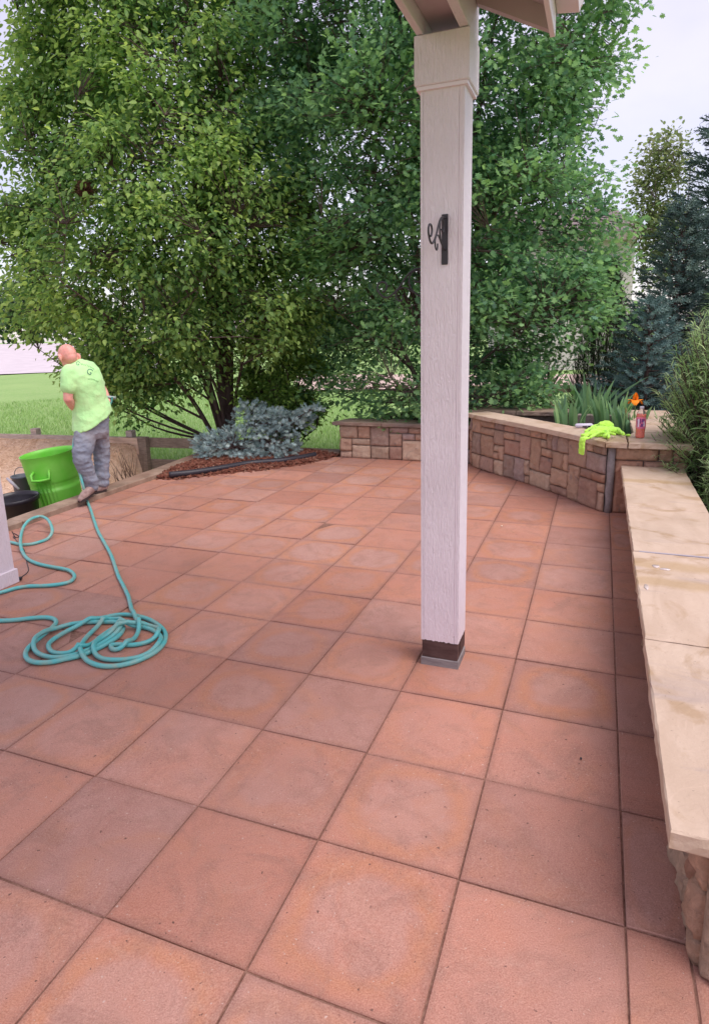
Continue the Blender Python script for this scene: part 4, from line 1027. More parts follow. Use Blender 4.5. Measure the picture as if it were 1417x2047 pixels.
for k, da in enumerate((1.05, -1.05, 3.14)): petal(mb, fc, ca+da, .082, .028, 1.35, 1.9)
petal(mb, fc, ca+1.35, .075, .020, .35, -.1); petal(mb, fc, ca-1.35, .075, .020, .35, -.1)
mb.build('bloom', M_petal, iris4, True)
M_stalk = noisy('iris_stalk', (.13, .22, .08), (.2, .28, .11), 20, .6, .2, .002)
mb = MB(); qb = gp(1262, 862, SOZ); mb.tube(spline([qb, (Vector(qb)+Vector(fc))/2+Vector((.01, 0, 0)), Vector(fc)-Vector((0, 0, .01))], 4), .005, 6); mb.build('stalk', M_stalk, iris4, True)
M_bud = noisy('bud', (.45, .30, .12), (.22, .30, .10), 25, .6, .2, .002)
bq = at(1251, 818, math.hypot(*(qb-CAM)[:2])-.05); mb = MB(); mb.tube([Vector(bq)+Vector((0, 0, z)) for z in (-.06, -.035, -.01, .01, .022)], [.004, .009, .010, .006, .001], 8); mb.build('bud', M_bud, iris4, True)

# ------------------------------------------------------------------ far things
def far_tree(label, x, D, H, R_, seed, base_z=-.4):
    q = at(x, 660, D); rg = np.random.RandomState(seed); n = 1600
    t = thing('distant_tree', label, 'tree', (q[0], q[1], base_z), 'trees far beyond the street'); mb = MB(); mb.tube([(q[0], q[1], base_z-.3), (q[0], q[1], base_z+H*.7)], [.25, .08], 6); mb.build('trunk', M_bark, t)
    lob = rg.normal(0, 1, (9, 3)); lob /= np.linalg.norm(lob, axis=1, keepdims=True); lob = lob*[R_*.55, R_*.55, H*.24]+[q[0], q[1], base_z+H*.6]
    o = unit(rg.normal(0, 1, (n, 3))); P = lob[rg.choice(9, n)]+o*R_*.5*rg.uniform(.7, 1.05, n)[:, None]
    C = np.array([(.06, .11, .05), (.09, .15, .065), (.05, .09, .045)])[rg.choice(3, n)]*np.exp(rg.normal(0, .2, n))[:, None]
    link('crown', leaves_mesh('crown', leaf_round(), P, o+rg.normal(0, .6, (n, 3)), o+[0, 0, .5], .09*R_*rg.uniform(.8, 1.5, n)+.12, C), M_leaf, t)
for k, (x, D, H, R_, lab) in enumerate([(-60, 110, 9, 6, 'farthest left dark round tree beyond the street'), (60, 120, 10, 7, 'broad tree across the street behind the pear leaves'), (190, 105, 7, 5, 'low round tree beyond the street right of the broad one'), (330, 115, 11, 7, 'tall tree far behind the many stemmed tree'), (480, 110, 9, 7, 'far tree between the two big garden trees'),
                                        (620, 70, 5.5, 4, 'nearer small tree across the gravel, seen between trunks'), (780, 95, 8, 7, 'far tree behind the oak stems left of the post'), (980, 90, 8, 7, 'far tree behind the oak right of the post'), (1130, 80, 7, 6, 'far tree behind the right side of the oak')]): far_tree(lab, x, D, H, R_, 200+k)
M_roofing = noisy('roof_shingles', (.17, .135, .14), (.24, .19, .195), 3, .95, .5, .02, .1, sc=(1, 1, 5)); M_render = noisy('house_wall', (.48, .44, .42), (.56, .51, .49), 2, .9, .2, .01); M_dark = mat('dark_pane', (.03, .035, .045), .15, .5)
def house(label, D, xr, y_eave, y_ridge, length, depth, yaw_off=0):
    e = at(xr, y_eave, D); rz = at(xr, y_ridge, D+depth/2)[2]; ax = math.atan2(CM[0][1], CM[0][0])+yaw_off
    Mx = Matrix.Translation((e[0], e[1], 0)) @ Matrix.Rotation(ax, 4, 'Z'); t = thing('house', label, 'house', (e[0], e[1], -.4), 'houses in the distance'); ez = e[2]
    mb = MB(); mb.box(-length, -.5, .5, depth-.5, -1, ez-.05, None, Mx); mb.build('wall', M_render, t)
    mb = MB(); V = [(-length-.4, 0, ez), (0, 0, ez), (0, depth, ez), (-length-.4, depth, ez), (-length-.4, depth/2, rz), (-.05, depth/2, rz)]; V = [tuple(Mx @ Vector(v)) for v in V]; V2 = [(a, b, c+.22) for a, b, c in V]
    mb.v = V+V2; mb.c = [(1, 1, 1)]*12
    mb.f = [(6, 7, 11, 10), (8, 9, 10, 11), (1, 0, 4, 5), (3, 2, 5, 4), (0, 1, 7, 6), (2, 3, 9, 8), (1, 5, 11, 7), (5, 2, 8, 11), (4, 0, 6, 10), (3, 4, 10, 9)]
    rf = mb.build('roof', M_roofing, t); mb = MB(); mb.box(-length-.4, .02, -.12, 0, ez-.2, ez+.12, None, Mx); mb.build('fascia', noisy('fascia_paint', (.26, .20, .185), (.3, .24, .22), 2), t)
    for k in range(3):
        mb = MB(); xx = -2.2-3.2*k; mb.box(xx-1.1, xx, .44, .52, ez-1.9, ez-.6, None, Mx); wn = mb.build('window', M_dark, t); mb = MB()
        for a, b, c, d_ in ((xx-1.18, xx-1.1, ez-1.98, ez-.52), (xx, xx+.08, ez-1.98, ez-.52), (xx-1.1, xx, ez-1.98, ez-1.9), (xx-1.1, xx, ez-.6, ez-.52)): mb.box(a, b, .42, .49, c, d_, None, Mx)
        mb.build('frame', M_trim, wn)
house('far house with a brown shingle roof showing between oak and spruce', 33, 1303, 468, 420, 5.5, 9)
house('low pale house across the street seen through gaps in the leaves', 95, 700, 655, 628, 17, 10)

# bird nest in the left tree
M_nest = noisy('nest_twigs', (.10, .045, .035), (.17, .08, .06), 50, .95, .6, .004, .1); mb = MB(); rr_ = random.Random(9); nc = Vector(at(168, 372, 8.75))
for k in range(230):
    a = rr_.uniform(0, 6.28); r = rr_.uniform(.03, .10); z = rr_.uniform(-.09, .06)-.4*r; p0 = nc+Vector((math.cos(a)*r, math.sin(a)*r, z)); d_ = Vector((-math.sin(a)+rr_.uniform(-.6, .6), math.cos(a)+rr_.uniform(-.6, .6), rr_.uniform(-.7, .5)))*rr_.uniform(.03, .09)
    mb.tube([p0-d_, p0+d_*.1+Vector((0, 0, .01)), p0+d_], .0028, 4, cap=False)
for k in range(26): p0 = nc+Vector((rr_.uniform(-.06, .08), rr_.uniform(-.05, .05), -.08)); mb.tube([p0, p0+Vector((rr_.uniform(-.03, .05), 0, -.08)), p0+Vector((rr_.uniform(-.05, .08), 0, rr_.uniform(-.22, -.1)))], .0022, 4, cap=False)
tag(mb.build('bird_nest', M_nest), 'reddish brown shaggy nest lodged in the upper left branches', 'nest')

# ------------------------------------------------------------------ small things on the curved wall
CT = CZ+.0515
M_plastic = mat('clear_plastic', (.97, .95, .97), .06, .5, **{'Transmission Weight': .92, 'IOR': 1.2}); M_liq = mat('coral_drink', (.95, .17, .10), .25, .5, **{'Emission Strength': 0.0}); M_lab = mat('magenta_label', (.78, .18, .30), .4, .4)
bt = gp(1279, 876, CT); Mx = Matrix.Translation((bt[0], bt[1]+.03, CT)); bottle = thing('drink_bottle', 'clear bottle of coral pink drink with a magenta label, beside the orange iris', 'bottle', (bt[0], bt[1]+.03, CT))
mb = MB(); mb.lathe([(.030, .001), (.036, .006), (.0375, .02), (.036, .05), (.0385, .075), (.040, .09), (.040, .185), (.039, .20), (.034, .222), (.022, .243), (.015, .252), (.0145, .262)], 32, Mx); mb.build('body', M_plastic, bottle, True)
mb = MB(); mb.lathe([(.028, .003), (.034, .008), (.0355, .02), (.034, .05), (.0365, .075), (.038, .09), (.038, .185), (.037, .199), (.035, .205)], 32, Mx); mb.build('drink', M_liq, bottle, True)
mb = MB(); mb.lathe([(.0404, .085), (.0406, .086), (.0406, .182), (.0404, .183)], 32, Mx, close=False); lb = mb.build('label', M_lab, bottle, True)
mb = MB(); mb.lathe([(.017, .254), (.0175, .256), (.0175, .272), (.016, .274)], 20, Mx); mb.build('cap', mat('white_cap', (.55, .5, .58), .5), bottle, True)
ca = math.atan2(CAM[1]-bt[1], CAM[0]-bt[0])
def lab_patch(mb, a0, a1, z0, z1, sl=0, R_=.0412):
    for k in range(6):
        p = []
        for (f, z, s) in ((k/6, z0, 0), ((k+1)/6, z0, 0), ((k+1)/6, z1, sl), (k/6, z1, sl)):
            a = ca+a0+(a1-a0)*f+s; p.append((bt[0]+R_*math.cos(a), bt[1]+.03+R_*math.sin(a), CT+z))
        mb.poly(p)
for (nm, colr, patches) in (('white_lettering', (.75, .62, .80), [(-.62, -.30, .098, .168, 0, .0412), (-.72, -.55, .148, .165, 0, .0413), (.50, .85, .105, .150, -.1, .0412)]), ('purple_lettering', (.22, .05, .22), [(-.12, .45, .100, .130, .15, .0414), (-.25, .0, .13, .172, 0, .0414), (.05, .62, .140, .170, .1, .0413), (-.85, -.70, .10, .172, 0, .0414)])):
    mb = MB()
    for q_ in patches: lab_patch(mb, *q_)
    mb.build(nm, mat(nm, colr, .4), lb)

def evaluated(o, name, parent, m):
    dg = bpy.context.evaluated_depsgraph_get(); dg.update(); me = bpy.data.meshes.new_from_object(o.evaluated_get(dg)); me.name = name; old = o.data
    bpy.data.objects.remove(o); bpy.data.meshes.remove(old); me.materials.clear(); return link(name, me, m, parent, True)
def blend(name, mb, voxel, m, parent=None, it=4, fac=.6, disp=None):
    me = bpy.data.meshes.new('tmp'); me.from_pydata(mb.v, [], mb.f); me.update(); o = bpy.data.objects.new('tmp', me); COL.objects.link(o)
    r = o.modifiers.new('r', 'REMESH'); r.mode = 'VOXEL'; r.voxel_size = voxel; s_ = o.modifiers.new('s', 'SMOOTH'); s_.iterations = it; s_.factor = fac
    o = evaluated(o, name, parent, m)
    if disp:
        V = np.zeros(len(o.data.vertices)*3, np.float32); o.data.vertices.foreach_get('co', V); Nn_ = np.zeros_like(V); o.data.vertices.foreach_get('normal', Nn_); V = V.reshape(-1, 3); Nn_ = Nn_.reshape(-1, 3)
        for i in range(len(V)): V[i] += Nn_[i]*disp(V[i])
        o.data.vertices.foreach_set('co', V.ravel()); o.data.update()
    return o
def ball(mb, c, rx, ry=None, rz=None, M=None):
    ry = ry or rx; rz = rz or rx; prof = [(math.sin(math.pi*k/10), -math.cos(math.pi*k/10)) for k in range(11)]; prof[0] = (.02, -1); prof[-1] = (.02, 1)
    mb.lathe(prof, 16, Matrix.Translation(Vector(c)) @ (M if M is not None else Matrix.Identity(4)) @ Matrix.Diagonal((rx, ry, rz, 1)))
def limb(mb, pts, rad, k=5):
    P = spline([(*p, ) for p in pts], k); m = len(P)-1; idx = np.linspace(0, len(pts)-1, m+1); rr = np.interp(idx, range(len(pts)), rad); mb.tube(P, list(rr), 14); ball(mb, P[0], rr[0]*.99); ball(mb, P[-1], rr[-1]*.99)

M_lime = mat('lime_cloth', (.52, .95, .10), .8, .2, **{'Sheen Weight': .3}); g = G(M_lime); g.col(g.mix(g.noise(g.pos(), 30, 3), (.55, .95, .12), (.44, .82, .08))); g.bump(g.noise(g.pos(), 260, 2), .25, .001)
mb = MB(); Rr = random.Random(3)
def cpt(x, y, z): q = gp(x, y, z); return Vector(q)
for (x, y, dz, rx, ry, rz) in ((1200, 868, .034, .095, .085, .040), (1222, 866, .028, .09, .075, .032), (1212, 862, .05, .07, .06, .045), (1192, 872, .026, .07, .06, .030), (1180, 872, .022, .055, .05, .022), (1205, 862, .055, .05, .045, .036), (1236, 868, .016, .06, .035, .014), (1160+8, 874, .018, .035, .03, .018), (1255, 872, .010, .035, .015, .009), (1212, 876, .02, .03, .03, .02)):
    q = cpt(x, y, CT); q.z = CT+dz; ball(mb, q, rx, ry, rz, Matrix.Rotation(Rr.uniform(0, 3), 4, 'Z') @ Matrix.Rotation(Rr.uniform(-.2, .2), 4, 'Y'))
for pts, r in (([(1170, 868), (1190, 860), (1215, 856)], .010), ([(1180, 880), (1200, 874), (1228, 874)], .010), ([(1195, 866), (1212, 872), (1216, 880)], .010), ([(1210, 858), (1230, 866), (1246, 874)], .010)):
    limb(mb, [cpt(*p, CT)+Vector((0, 0, .045 if i == 1 else .025)) for i, p in enumerate(pts)], [r]*3)
e1 = gp(1170, 877, CT+.01); 
for dx_ in (-.016, -.004, .008, .018):
    d_ = Vector((.72, -.69, 0)); out = Vector((-.70, -.70, 0)); q = Vector(gp(1167, 880, CT))+d_*dx_
    limb(mb, [q+Vector((0, 0, .016))-out*.03, q+Vector((0, 0, .012))+out*.012, q+out*.022+Vector((0, 0, -.05)), q+out*.020+Vector((0, 0, -.11-abs(dx_)*.3))], [.011, .012, .011, .011])
cl = blend('lime_cloth', mb, .0045, M_lime, None, 5, .5, lambda v: .013*(.35-abs(noise.noise(Vector(v)*20)))+.006*(.3-abs(noise.noise(Vector(v)*46))))
for v_ in cl.data.vertices:              # rests on the slab, never through it
    if v_.co.z < CT+.001 and v_.co.y > 4.22-1.0*(v_.co.x) : v_.co.z = max(v_.co.z, CT+.001)
tag(cl, 'crumpled lime green shirt draped over the curved wall, one sleeve hanging down', 'cloth')
gq = gp(1170, 855, CT); Mg = Matrix.Translation((gq[0], gq[1], CT)) @ Matrix.Rotation(.32, 4, 'Z')
gad = thing('plastic_gadget', 'small pale plastic gadget with two dark slots beside the lime cloth', 'tool', (gq[0], gq[1], CT)); mb = MB(); mb.box(-.095, .07, -.02, .025, .001, .042, None, Mg, .012); mb.build('case', mat('pale_plastic', (.62, .56, .68), .45), gad, True)
mb = MB(); mb.box(-.035, .005, -.0212, -.019, .012, .022, None, Mg); mb.box(.018, .058, -.0212, -.019, .010, .022, None, Mg); mb.build('slots', M_black, gad)

# ------------------------------------------------------------------ bins and bucket beyond the kerb
M_green = mat('green_plastic', (.13, .62, .035), .42, .4, **{'Subsurface Weight': .08, 'Subsurface Radius': (.02, .05, .01)}); g = G(M_green); g.col(g.mix(g.ramp(g.noise(g.pos(), 4, 5), .35, .7), (.14, .58, .04), (.24, .62, .10))); g.bump(g.noise(g.pos(), 40, 3), .12, .002)
def axis_frame(top, bottom):
    top, bottom = Vector(top), Vector(bottom); z = (top-bottom).normalized(); x = Vector((1, 0, 0)); x = (x-z*x.dot(z)).normalized(); y = z.cross(x)
    return Matrix(((x.x, y.x, z.x, bottom.x), (x.y, y.y, z.y, bottom.y), (x.z, y.z, z.z, bottom.z), (0, 0, 0, 1)))
top = Vector(at(94, 904, 7.32)); low = Vector(at(121, 1005, 7.32)); H_ = .86; botm = top+(low-top).normalized()*H_; Mc = axis_frame(top, botm)
can = thing('trash_can', 'big bright green round trash can leaning beyond the kerb beside the man', 'trash can', tuple(botm))
def can_r(z): return .218+.042*(z/H_)
inv = Mc.inverted(); cl_ = inv @ Vector(CAM); a_cam = math.atan2(cl_.y, cl_.x); mb = MB(); seg = 128; zs = [0, .01, .03, .1, .2, .35, .5, .555, .565, .60, .68, .745, .755, .775, .785, .80, .86]
def groove(a, z):
    o = 0
    for a0 in (a_cam-.42, a_cam-.42+math.pi):
        da = (a-a0+math.pi) % (2*math.pi)-math.pi
        if abs(da) < .34 and .03 < z < .60: o -= .020*max(0, math.cos(da*2*math.pi/.17))**.7*min(1, (z-.03)/.05)*min(1, (.60-z)/.03) if abs(da) < .34 else 0
    return o
n0 = len(mb.v)
zz_ = sorted(set(zs+[.05+.03*k for k in range(20)]))
for z in zz_:
    for k in range(seg):
        a = 2*math.pi*k/seg; r = can_r(z)+groove(a, z)+(.003 if z > .56 else 0)+(.008 if z > .80 else 0)+(-.01 if z == 0 else 0)
        mb.v.append(tuple(Mc @ Vector((r*math.cos(a), r*math.sin(a), z)))); mb.c.append((1, 1, 1))
inn = [(can_r(.86)+.012, .862), (can_r(.86)-.002, .860), (can_r(.8)-.004, .82), (can_r(.7)-.006, .70), (can_r(.3)-.006, .30), (can_r(0)-.008, .02), (.01, .018)]
for r, z in inn:
    for k in range(seg): a = 2*math.pi*k/seg; rr2 = r+(groove(a, z) if z < .7 else 0)*.8; mb.v.append(tuple(Mc @ Vector((rr2*math.cos(a), rr2*math.sin(a), z)))); mb.c.append((1, 1, 1))
for i in range(len(zz_)+len(inn)-1):
    for k in range(seg): k2 = (k+1) % seg; a = n0+i*seg; mb.f.append((a+k, a+k2, a+seg+k2, a+seg+k))
mb.f.append(tuple(n0+k for k in reversed(range(seg)))); mb.build('body', M_green, can, True)
for s_ in (0, math.pi):
    a0 = a_cam-.42+s_; mb = MB()
    def hp(da, r, z): return tuple(Mc @ Vector((r*math.cos(a0+da), r*math.sin(a0+da), z)))
    R0 = can_r(.68)+.004
    path = [hp(-.31, R0-.004, .715), hp(-.31, R0+.045, .69), hp(-.29, R0+.055, .635), hp(0, R0+.068, .632), hp(.29, R0+.055, .635), hp(.31, R0+.045, .69), hp(.31, R0-.004, .715)]
    mb.tube(path, .0135, 8); 
    mb.poly([hp(-.30, R0+.05, .628), hp(.30, R0+.05, .628), hp(.28, can_r(.60)+.004, .60), hp(-.28, can_r(.60)+.004, .60)]); mb.build('handle', M_green, can, True)
mb = MB()
M_tub = mat('black_tub_plastic', (.014, .010, .016), .35, .5); tt_ = Vector(at(24, 994, 6.95)); tl = Vector(at(34, 1040, 6.95)); tb = tt_+(tl-tt_).normalized()*.38; Mt = axis_frame(tt_, tb)
tub = thing('black_tub', 'low black round tub half hidden by the left post', 'tub', tuple(tb)); mb = MB()
mb.lathe([(.19, 0), (.20, .02), (.228, .33), (.245, .335), (.248, .375), (.243, .38), (.232, .378), (.225, .34), (.20, .12), (.02, .115)], 56, Mt); mb.build('body', M_tub, tub, True)
mb = MB(); mb.lathe([(.201, .14), (.10, .155), (.01, .165)], 40, Mt, close=False); mb.build('contents', M_mulch if False else noisy('wet_debris', (.06, .03, .028), (.16, .09, .08), 25, .6, .8, .01, .4), tub, True)
bk = thing('grey_bucket', 'small grey bucket behind the black tub', 'bucket', tuple(at(42, 965, 7.6))); b1 = Vector(at(44, 950, 7.6)); Mb = Matrix.Translation(b1-Vector((0, 0, .28)))
M_gb = mat('grey_bucket', (.10, .11, .14), .5, .4); mb = MB(); mb.lathe([(.085, 0), (.09, .01), (.105, .26), (.115, .262), (.115, .28), (.102, .28), (.088, .03), (.01, .025)], 28, Mb); mb.build('body', M_gb, bk, True)
mb = MB(); hb = [Mb @ Vector((.112*math.cos(a), -.05-.06*math.sin(a) if False else .112*0, .27+.10*math.sin(a))) for a in np.linspace(0, math.pi, 9)]; mb.tube(hb, .004, 6); mb.build('bail', M_gb, bk, True)
mb = MB(); mb.tube([at(14, 956, 7.5), at(24, 965, 7.45), at(38, 978, 7.4)], [.013, .017, .012], 8); tag(mb.build('trowel_handle', mat('pale_handle', (.42, .38, .44), .5), smooth=True), 'short pale tool handle sticking out beside the grey bucket', 'tool')

# ------------------------------------------------------------------ hoses and cord
M_hose = mat('teal_hose', (.10, .42, .42), .38, .45); g = G(M_hose); p = g.pos()
g.col(g.mix(g.ramp(g.noise(p, 11, 6, .7, .5), .42, .68), (.095, .43, .43), (.25, .38, .32))); g.bump(g.noise(p, 150, 2), .1, .001)
HR = .0125
def ZC(x, y, s=4.428, ox=30, oy=1190): return (ox+x/s, oy+y/s)
coil = [(-200, 215), (0, 205), (150, 188), (270, 182), (340, 195), (362, 225), (335, 262), (280, 310), (200, 375), (125, 440), (90, 500), (115, 555), (200, 580), (320, 575), (440, 550), (570, 520), (700, 470), (820, 410), (915, 345), (955, 285), (935, 240), (880, 222), (790, 222), (640, 225), (500, 240), (370, 280), (250, 345), (180, 400), (165, 455), (215, 505), (330, 535), (470, 525), (600, 485), (720, 435), (840, 365), (930, 300), (948, 245), (905, 203), (840, 198), (780, 225), (700, 290), (620, 370), (580, 440), (585, 510), (640, 565), (740, 605), (860, 612), (1000, 590), (1130, 545), (1250, 480), (1320, 400), (1328, 320), (1270, 250), (1170, 195), (1050, 163), (930, 157), (810, 178), (680, 218), (530, 270), (400, 335), (310, 400), (295, 445), (335, 490), (430, 500), (540, 480), (660, 430), (760, 350), (860, 290), (980, 270), (1120, 268), (1230, 300), (1290, 360), (1270, 430), (1190, 490), (1080, 535), (930, 556), (790, 550), (710, 510), (700, 455), (760, 380), (870, 320), (1000, 280), (1130, 255), (1220, 265), (1275, 305), (1250, 360), (1150, 405), (1030, 425), (920, 420), (850, 430), (870, 465), (950, 450), (1040, 385), (1090, 310), (1100, 250), (1075, 205), (1048, 160), (1030, 110)]
pts = []
seen = []
for k, (x, y) in enumerate(coil):
    px, py = ZC(x, y); q = gp(px, py, HR+.012); z = HR+.001
    pts.append([q[0], q[1], z])
hp = [Vector(v) for v in spline(pts, 5)]
# where strands cross, the later one climbs over the earlier
zs_ = [HR+.0015]*len(hp)
for it in range(len(hp)):
    best = HR+.0015
    for j in range(0, it-14):
        d_ = math.hypot(hp[j].x-hp[it].x, hp[j].y-hp[it].y)
        if d_ < .024: best = max(best, zs_[j]+math.sqrt(max(0, .024**2-d_*d_))*1.0)
    zs_[it] = min(best, HR+.0015+.095)
zz2 = np.array(zs_)
for _ in range(3): zz2 = np.maximum(zz2, np.convolve(np.pad(zz2, 2, 'edge'), [.1, .2, .4, .2, .1], 'valid'))
for a_, z in zip(hp, zz2): a_.z = z
man_px = [(258, 1195), (247, 1172), (236, 1150), (222, 1110), (207, 1082), (196, 1062), (188, 1040), (181, 1018)]
tail = [Vector(gp(x, y, HR+.001)) for x, y in man_px]
up_px = [((174, 1000), 6.62), ((167, 975), 6.60), ((160, 948), 6.62), ((154, 922), 6.68), ((147, 895), 6.85), ((152, 868), 7.15), ((180, 845), 7.25), ((205, 825), 7.12), ((215, 812), 7.02)]
tail += [Vector(at(*a, d)) for a, d in up_px]
mb = MB(); mb.tube([hp[0]-Vector((.6, .15, 0))]+hp+spline(tail, 6)[1:], HR, 10)
tag(mb.build('garden_hose', M_hose, smooth=True), 'teal garden hose coiled in loops on the pavers and running up to the man', 'hose', 'teal hoses')
l2 = [(28, 1085.5), (42, 1088.6), (61, 1088), (79, 1083.5), (94, 1077.8), (103, 1067), (104, 1055.6), (96.6, 1040), (84, 1032.7), (71, 1034), (58.5, 1040), (48, 1051.8), (42.6, 1067), (41, 1086), (44.5, 1102.6), (54.6, 1116.6), (71, 1125.5), (91.5, 1131), (114, 1135), (137, 1140), (148, 1149), (147, 1157), (137, 1164), (114, 1168.7), (89, 1171), (57, 1172), (32, 1176), (0, 1185), (-60, 1202)]
P2 = []
for k, (x, y) in enumerate(l2): P2.append(gp(x, y, HR+(.055 if 6 <= k <= 10 else (.03 if k in (5, 11, 13) else .002))))
mb = MB(); mb.tube([Vector(P2[0])+Vector((-.4, .05, 0))]+spline(P2, 6), HR, 10); tag(mb.build('garden_hose', M_hose, smooth=True), 'teal hose making one open loop and an s bend beside the left post', 'hose', 'teal hoses')
cp = [(26, 1072), (31, 1078), (38, 1088), (48, 1099), (51, 1112), (54, 1126), (57, 1139), (52, 1147), (45, 1152), (41, 1156)]
cord = thing('power_cord', 'thin black cord with a plug lying by the foot of the left post', 'cord', tuple(gp(41, 1156, 0))); mb = MB(); mb.tube(spline([gp(x, y, .004) for x, y in cp], 5), .0032, 6); mb.tube(spline([gp(x, y, .004) for x, y in ((24, 1062), (31, 1074), (38, 1072), (28, 1066))], 5), .003, 6); mb.build('cable', M_black, cord, True)
pq = gp(38, 1157, .012); mb = MB(); mb.box(-.022, .018, -.012, .012, -.010, .012, None, Matrix.Translation(pq) @ Matrix.Rotation(.5, 4, 'Z'), .004); mb.box(-.040, -.022, -.008, -.005, -.004, .004, None, Matrix.Translation(pq) @ Matrix.Rotation(.5, 4, 'Z')); mb.box(-.040, -.022, .005, .008, -.004, .004, None, Matrix.Translation(pq) @ Matrix.Rotation(.5, 4, 'Z')); mb.build('plug', M_black, cord)

# ------------------------------------------------------------------ iron scroll brackets on the post
def bracket(label):
    t = thing('scroll_bracket', label, 'bracket', (0, 0, 0), 'iron plant brackets on the porch post'); k = .000452
    def cv(L_): return [Vector(((650-x)*k, 0, (900-y)*k)) for x, y in L_]
    mb = MB(); mb.box(.0005, .006, -.013, .013, -.125, .075, None, None, .002); mb.build('plate', M_black, t)
    mb = MB()
    for L_, r in (([(644, 768), (560, 775), (500, 800), (440, 860), (390, 930), (330, 990), (260, 1030), (200, 1015), (158, 960), (158, 910), (190, 882), (235, 888), (252, 925), (235, 965), (205, 975)], .0042),
                  ([(644, 1048), (590, 1030), (520, 980), (487, 920), (487, 850), (520, 800), (570, 792), (608, 830), (605, 880), (570, 898), (530, 880)], .0036), ([(530, 1000), (450, 948), (390, 950), (348, 990), (348, 1040), (380, 1070), (412, 1060), (418, 1015)], .0034)):
        mb.tube(spline(cv(L_), 5), r, 8)
    mb.build('scroll', M_black, t, True); return t
b1 = bracket('black iron scroll bracket pointing left from the side of the tall post'); b1.location = (-.887, 1.262, 1.806); b1.rotation_euler = (0, 0, math.pi)
b2 = thing('scroll_bracket', 'black iron bracket seen end on, its plate on the front of the tall post', 'bracket', (0, 0, 0), 'iron plant brackets on the porch post')
for ch in list(b1.children): c = ch.copy(); COL.objects.link(c); c.parent = b2
b2.location = (-.782, 1.178, 1.990); b2.rotation_euler = (0, 0, -math.pi/2-.06)

# ------------------------------------------------------------------ the man
D0 = 6.74
def J(x, y, off=0): return Vector(at(x, y, D0+off))
hd = J(175, 800)-Vector(CAM); hd.z = 0; hd.normalize(); lf = Vector((-hd.y, hd.x, 0)); fwd = (hd*math.cos(.72)+lf*math.sin(.72)).normalized(); rgt = Vector((fwd.y, -fwd.x, 0))
def loft(mb, rings, seg=28, tilt=()):
    n0 = len(mb.v); m = len(rings)
    for i, (c, hw, hdp) in enumerate(rings):
        tn = (rings[min(i+1, m-1)][0]-rings[max(i-1, 0)][0]).normalized(); a = (rgt-tn*rgt.dot(tn)).normalized(); b = tn.cross(a)
        for k in range(seg):
            q = 2*math.pi*k/seg; ce, se = math.cos(q), math.sin(q); mb.v.append(tuple(c+a*hw*math.copysign(abs(ce)**.85, ce)+b*hdp*math.copysign(abs(se)**.85, se)+Vector((0, 0, ce*(tilt[i] if i < len(tilt) else 0))))); mb.c.append((1, 1, 1))
    for i in range(m-1):
        for k in range(seg): k2 = (k+1) % seg; a = n0+i*seg; mb.f.append((a+k, a+k2, a+seg+k2, a+seg+k))
    mb.f.append(tuple(n0+k for k in reversed(range(seg)))); mb.f.append(tuple(n0+(m-1)*seg+k for k in range(seg)))
M_skin = mat('skin', (.62, .27, .21), .55, .35, **{'Subsurface Weight': .15, 'Subsurface Radius': (.01, .004, .002), 'Subsurface Scale': .5}); g = G(M_skin); g.col(g.mix(g.ramp(g.noise(g.pos(), 14, 4), .4, .7), (.76, .37, .31), (.68, .29, .25)))
man = thing('person', 'man seen from behind in pale green t-shirt and jeans, head bowed, holding a nozzle', 'person', tuple(gp(183, 996, KZ)))
mb = MB(); tilt = Matrix.Rotation(math.atan2(fwd.y, fwd.x), 4, 'Z')
hc = J(134.5, 708, .03); hf = (fwd*.75+hd*.25).normalized(); hm = Matrix.Rotation(math.atan2(hf.y, hf.x), 4, 'Z') @ Matrix.Rotation(.50, 4, 'Y')
ball(mb, hc, .098, .080, .098, hm); ball(mb, hc+hm.to_3x3() @ Vector((.035, 0, -.055)), .066, .056, .074, hm); ball(mb, hc+hm.to_3x3() @ Vector((.06, 0, -.115)), .032, .034, .024, hm)
ball(mb, hc+hm.to_3x3() @ Vector((.103, 0, -.045)), .018, .013, .025, hm)           # nose
ball(mb, hc+hm.to_3x3() @ Vector((.088, 0, -.09)), .014, .024, .010, hm); ball(mb, hc+hm.to_3x3() @ Vector((.085, 0, .0)), .016, .045, .014, hm)
for s_ in (-1, 1):
    ec = hc+hm.to_3x3() @ Vector((-.012, s_*.094, -.036)); ball(mb, ec, .027, .013, .040, hm @ Matrix.Rotation(-s_*.55, 4, 'Z')); ball(mb, ec+hm.to_3x3() @ Vector((0, s_*.004, -.02)), .010, .006, .014, hm)
nb = J(150, 733, .02); limb(mb, [hc+hm.to_3x3() @ Vector((-.03, 0, -.05)), hc*.45+nb*.55, nb+Vector((0, 0, -.04))], [.058, .056, .066])
# torso and legs under the clothes, arms
sp = [J(184, 842, .03), J(180, 815, .03), J(174, 785, .02), J(166, 758, .01), J(158, 740, .01), J(150, 728, .02)]
loft(mb, [(sp[0], .15, .10), (sp[1], .14, .10), (sp[2], .15, .105), (sp[3], .17, .11), (sp[4], .16, .09), (sp[5], .08, .06)])
shL, elL, wrL = J(139, 744, -.09), J(136, 797, -.12), J(156, 822, .12); haL = J(164, 826, .22)
limb(mb, [shL, (shL+elL)/2+Vector((0, 0, 0)), elL], [.058, .050, .042]); limb(mb, [elL, elL*.55+wrL*.45+Vector((0, 0, -.01)), wrL], [.043, .044, .030])
shR, elR, wrR = J(185, 752, .22), J(207, 781, .34), J(216, 803, .20)
limb(mb, [shR, (shR+elR)/2, elR], [.055, .048, .040]); limb(mb, [elR, (elR+wrR)/2, wrR], [.040, .038, .028])
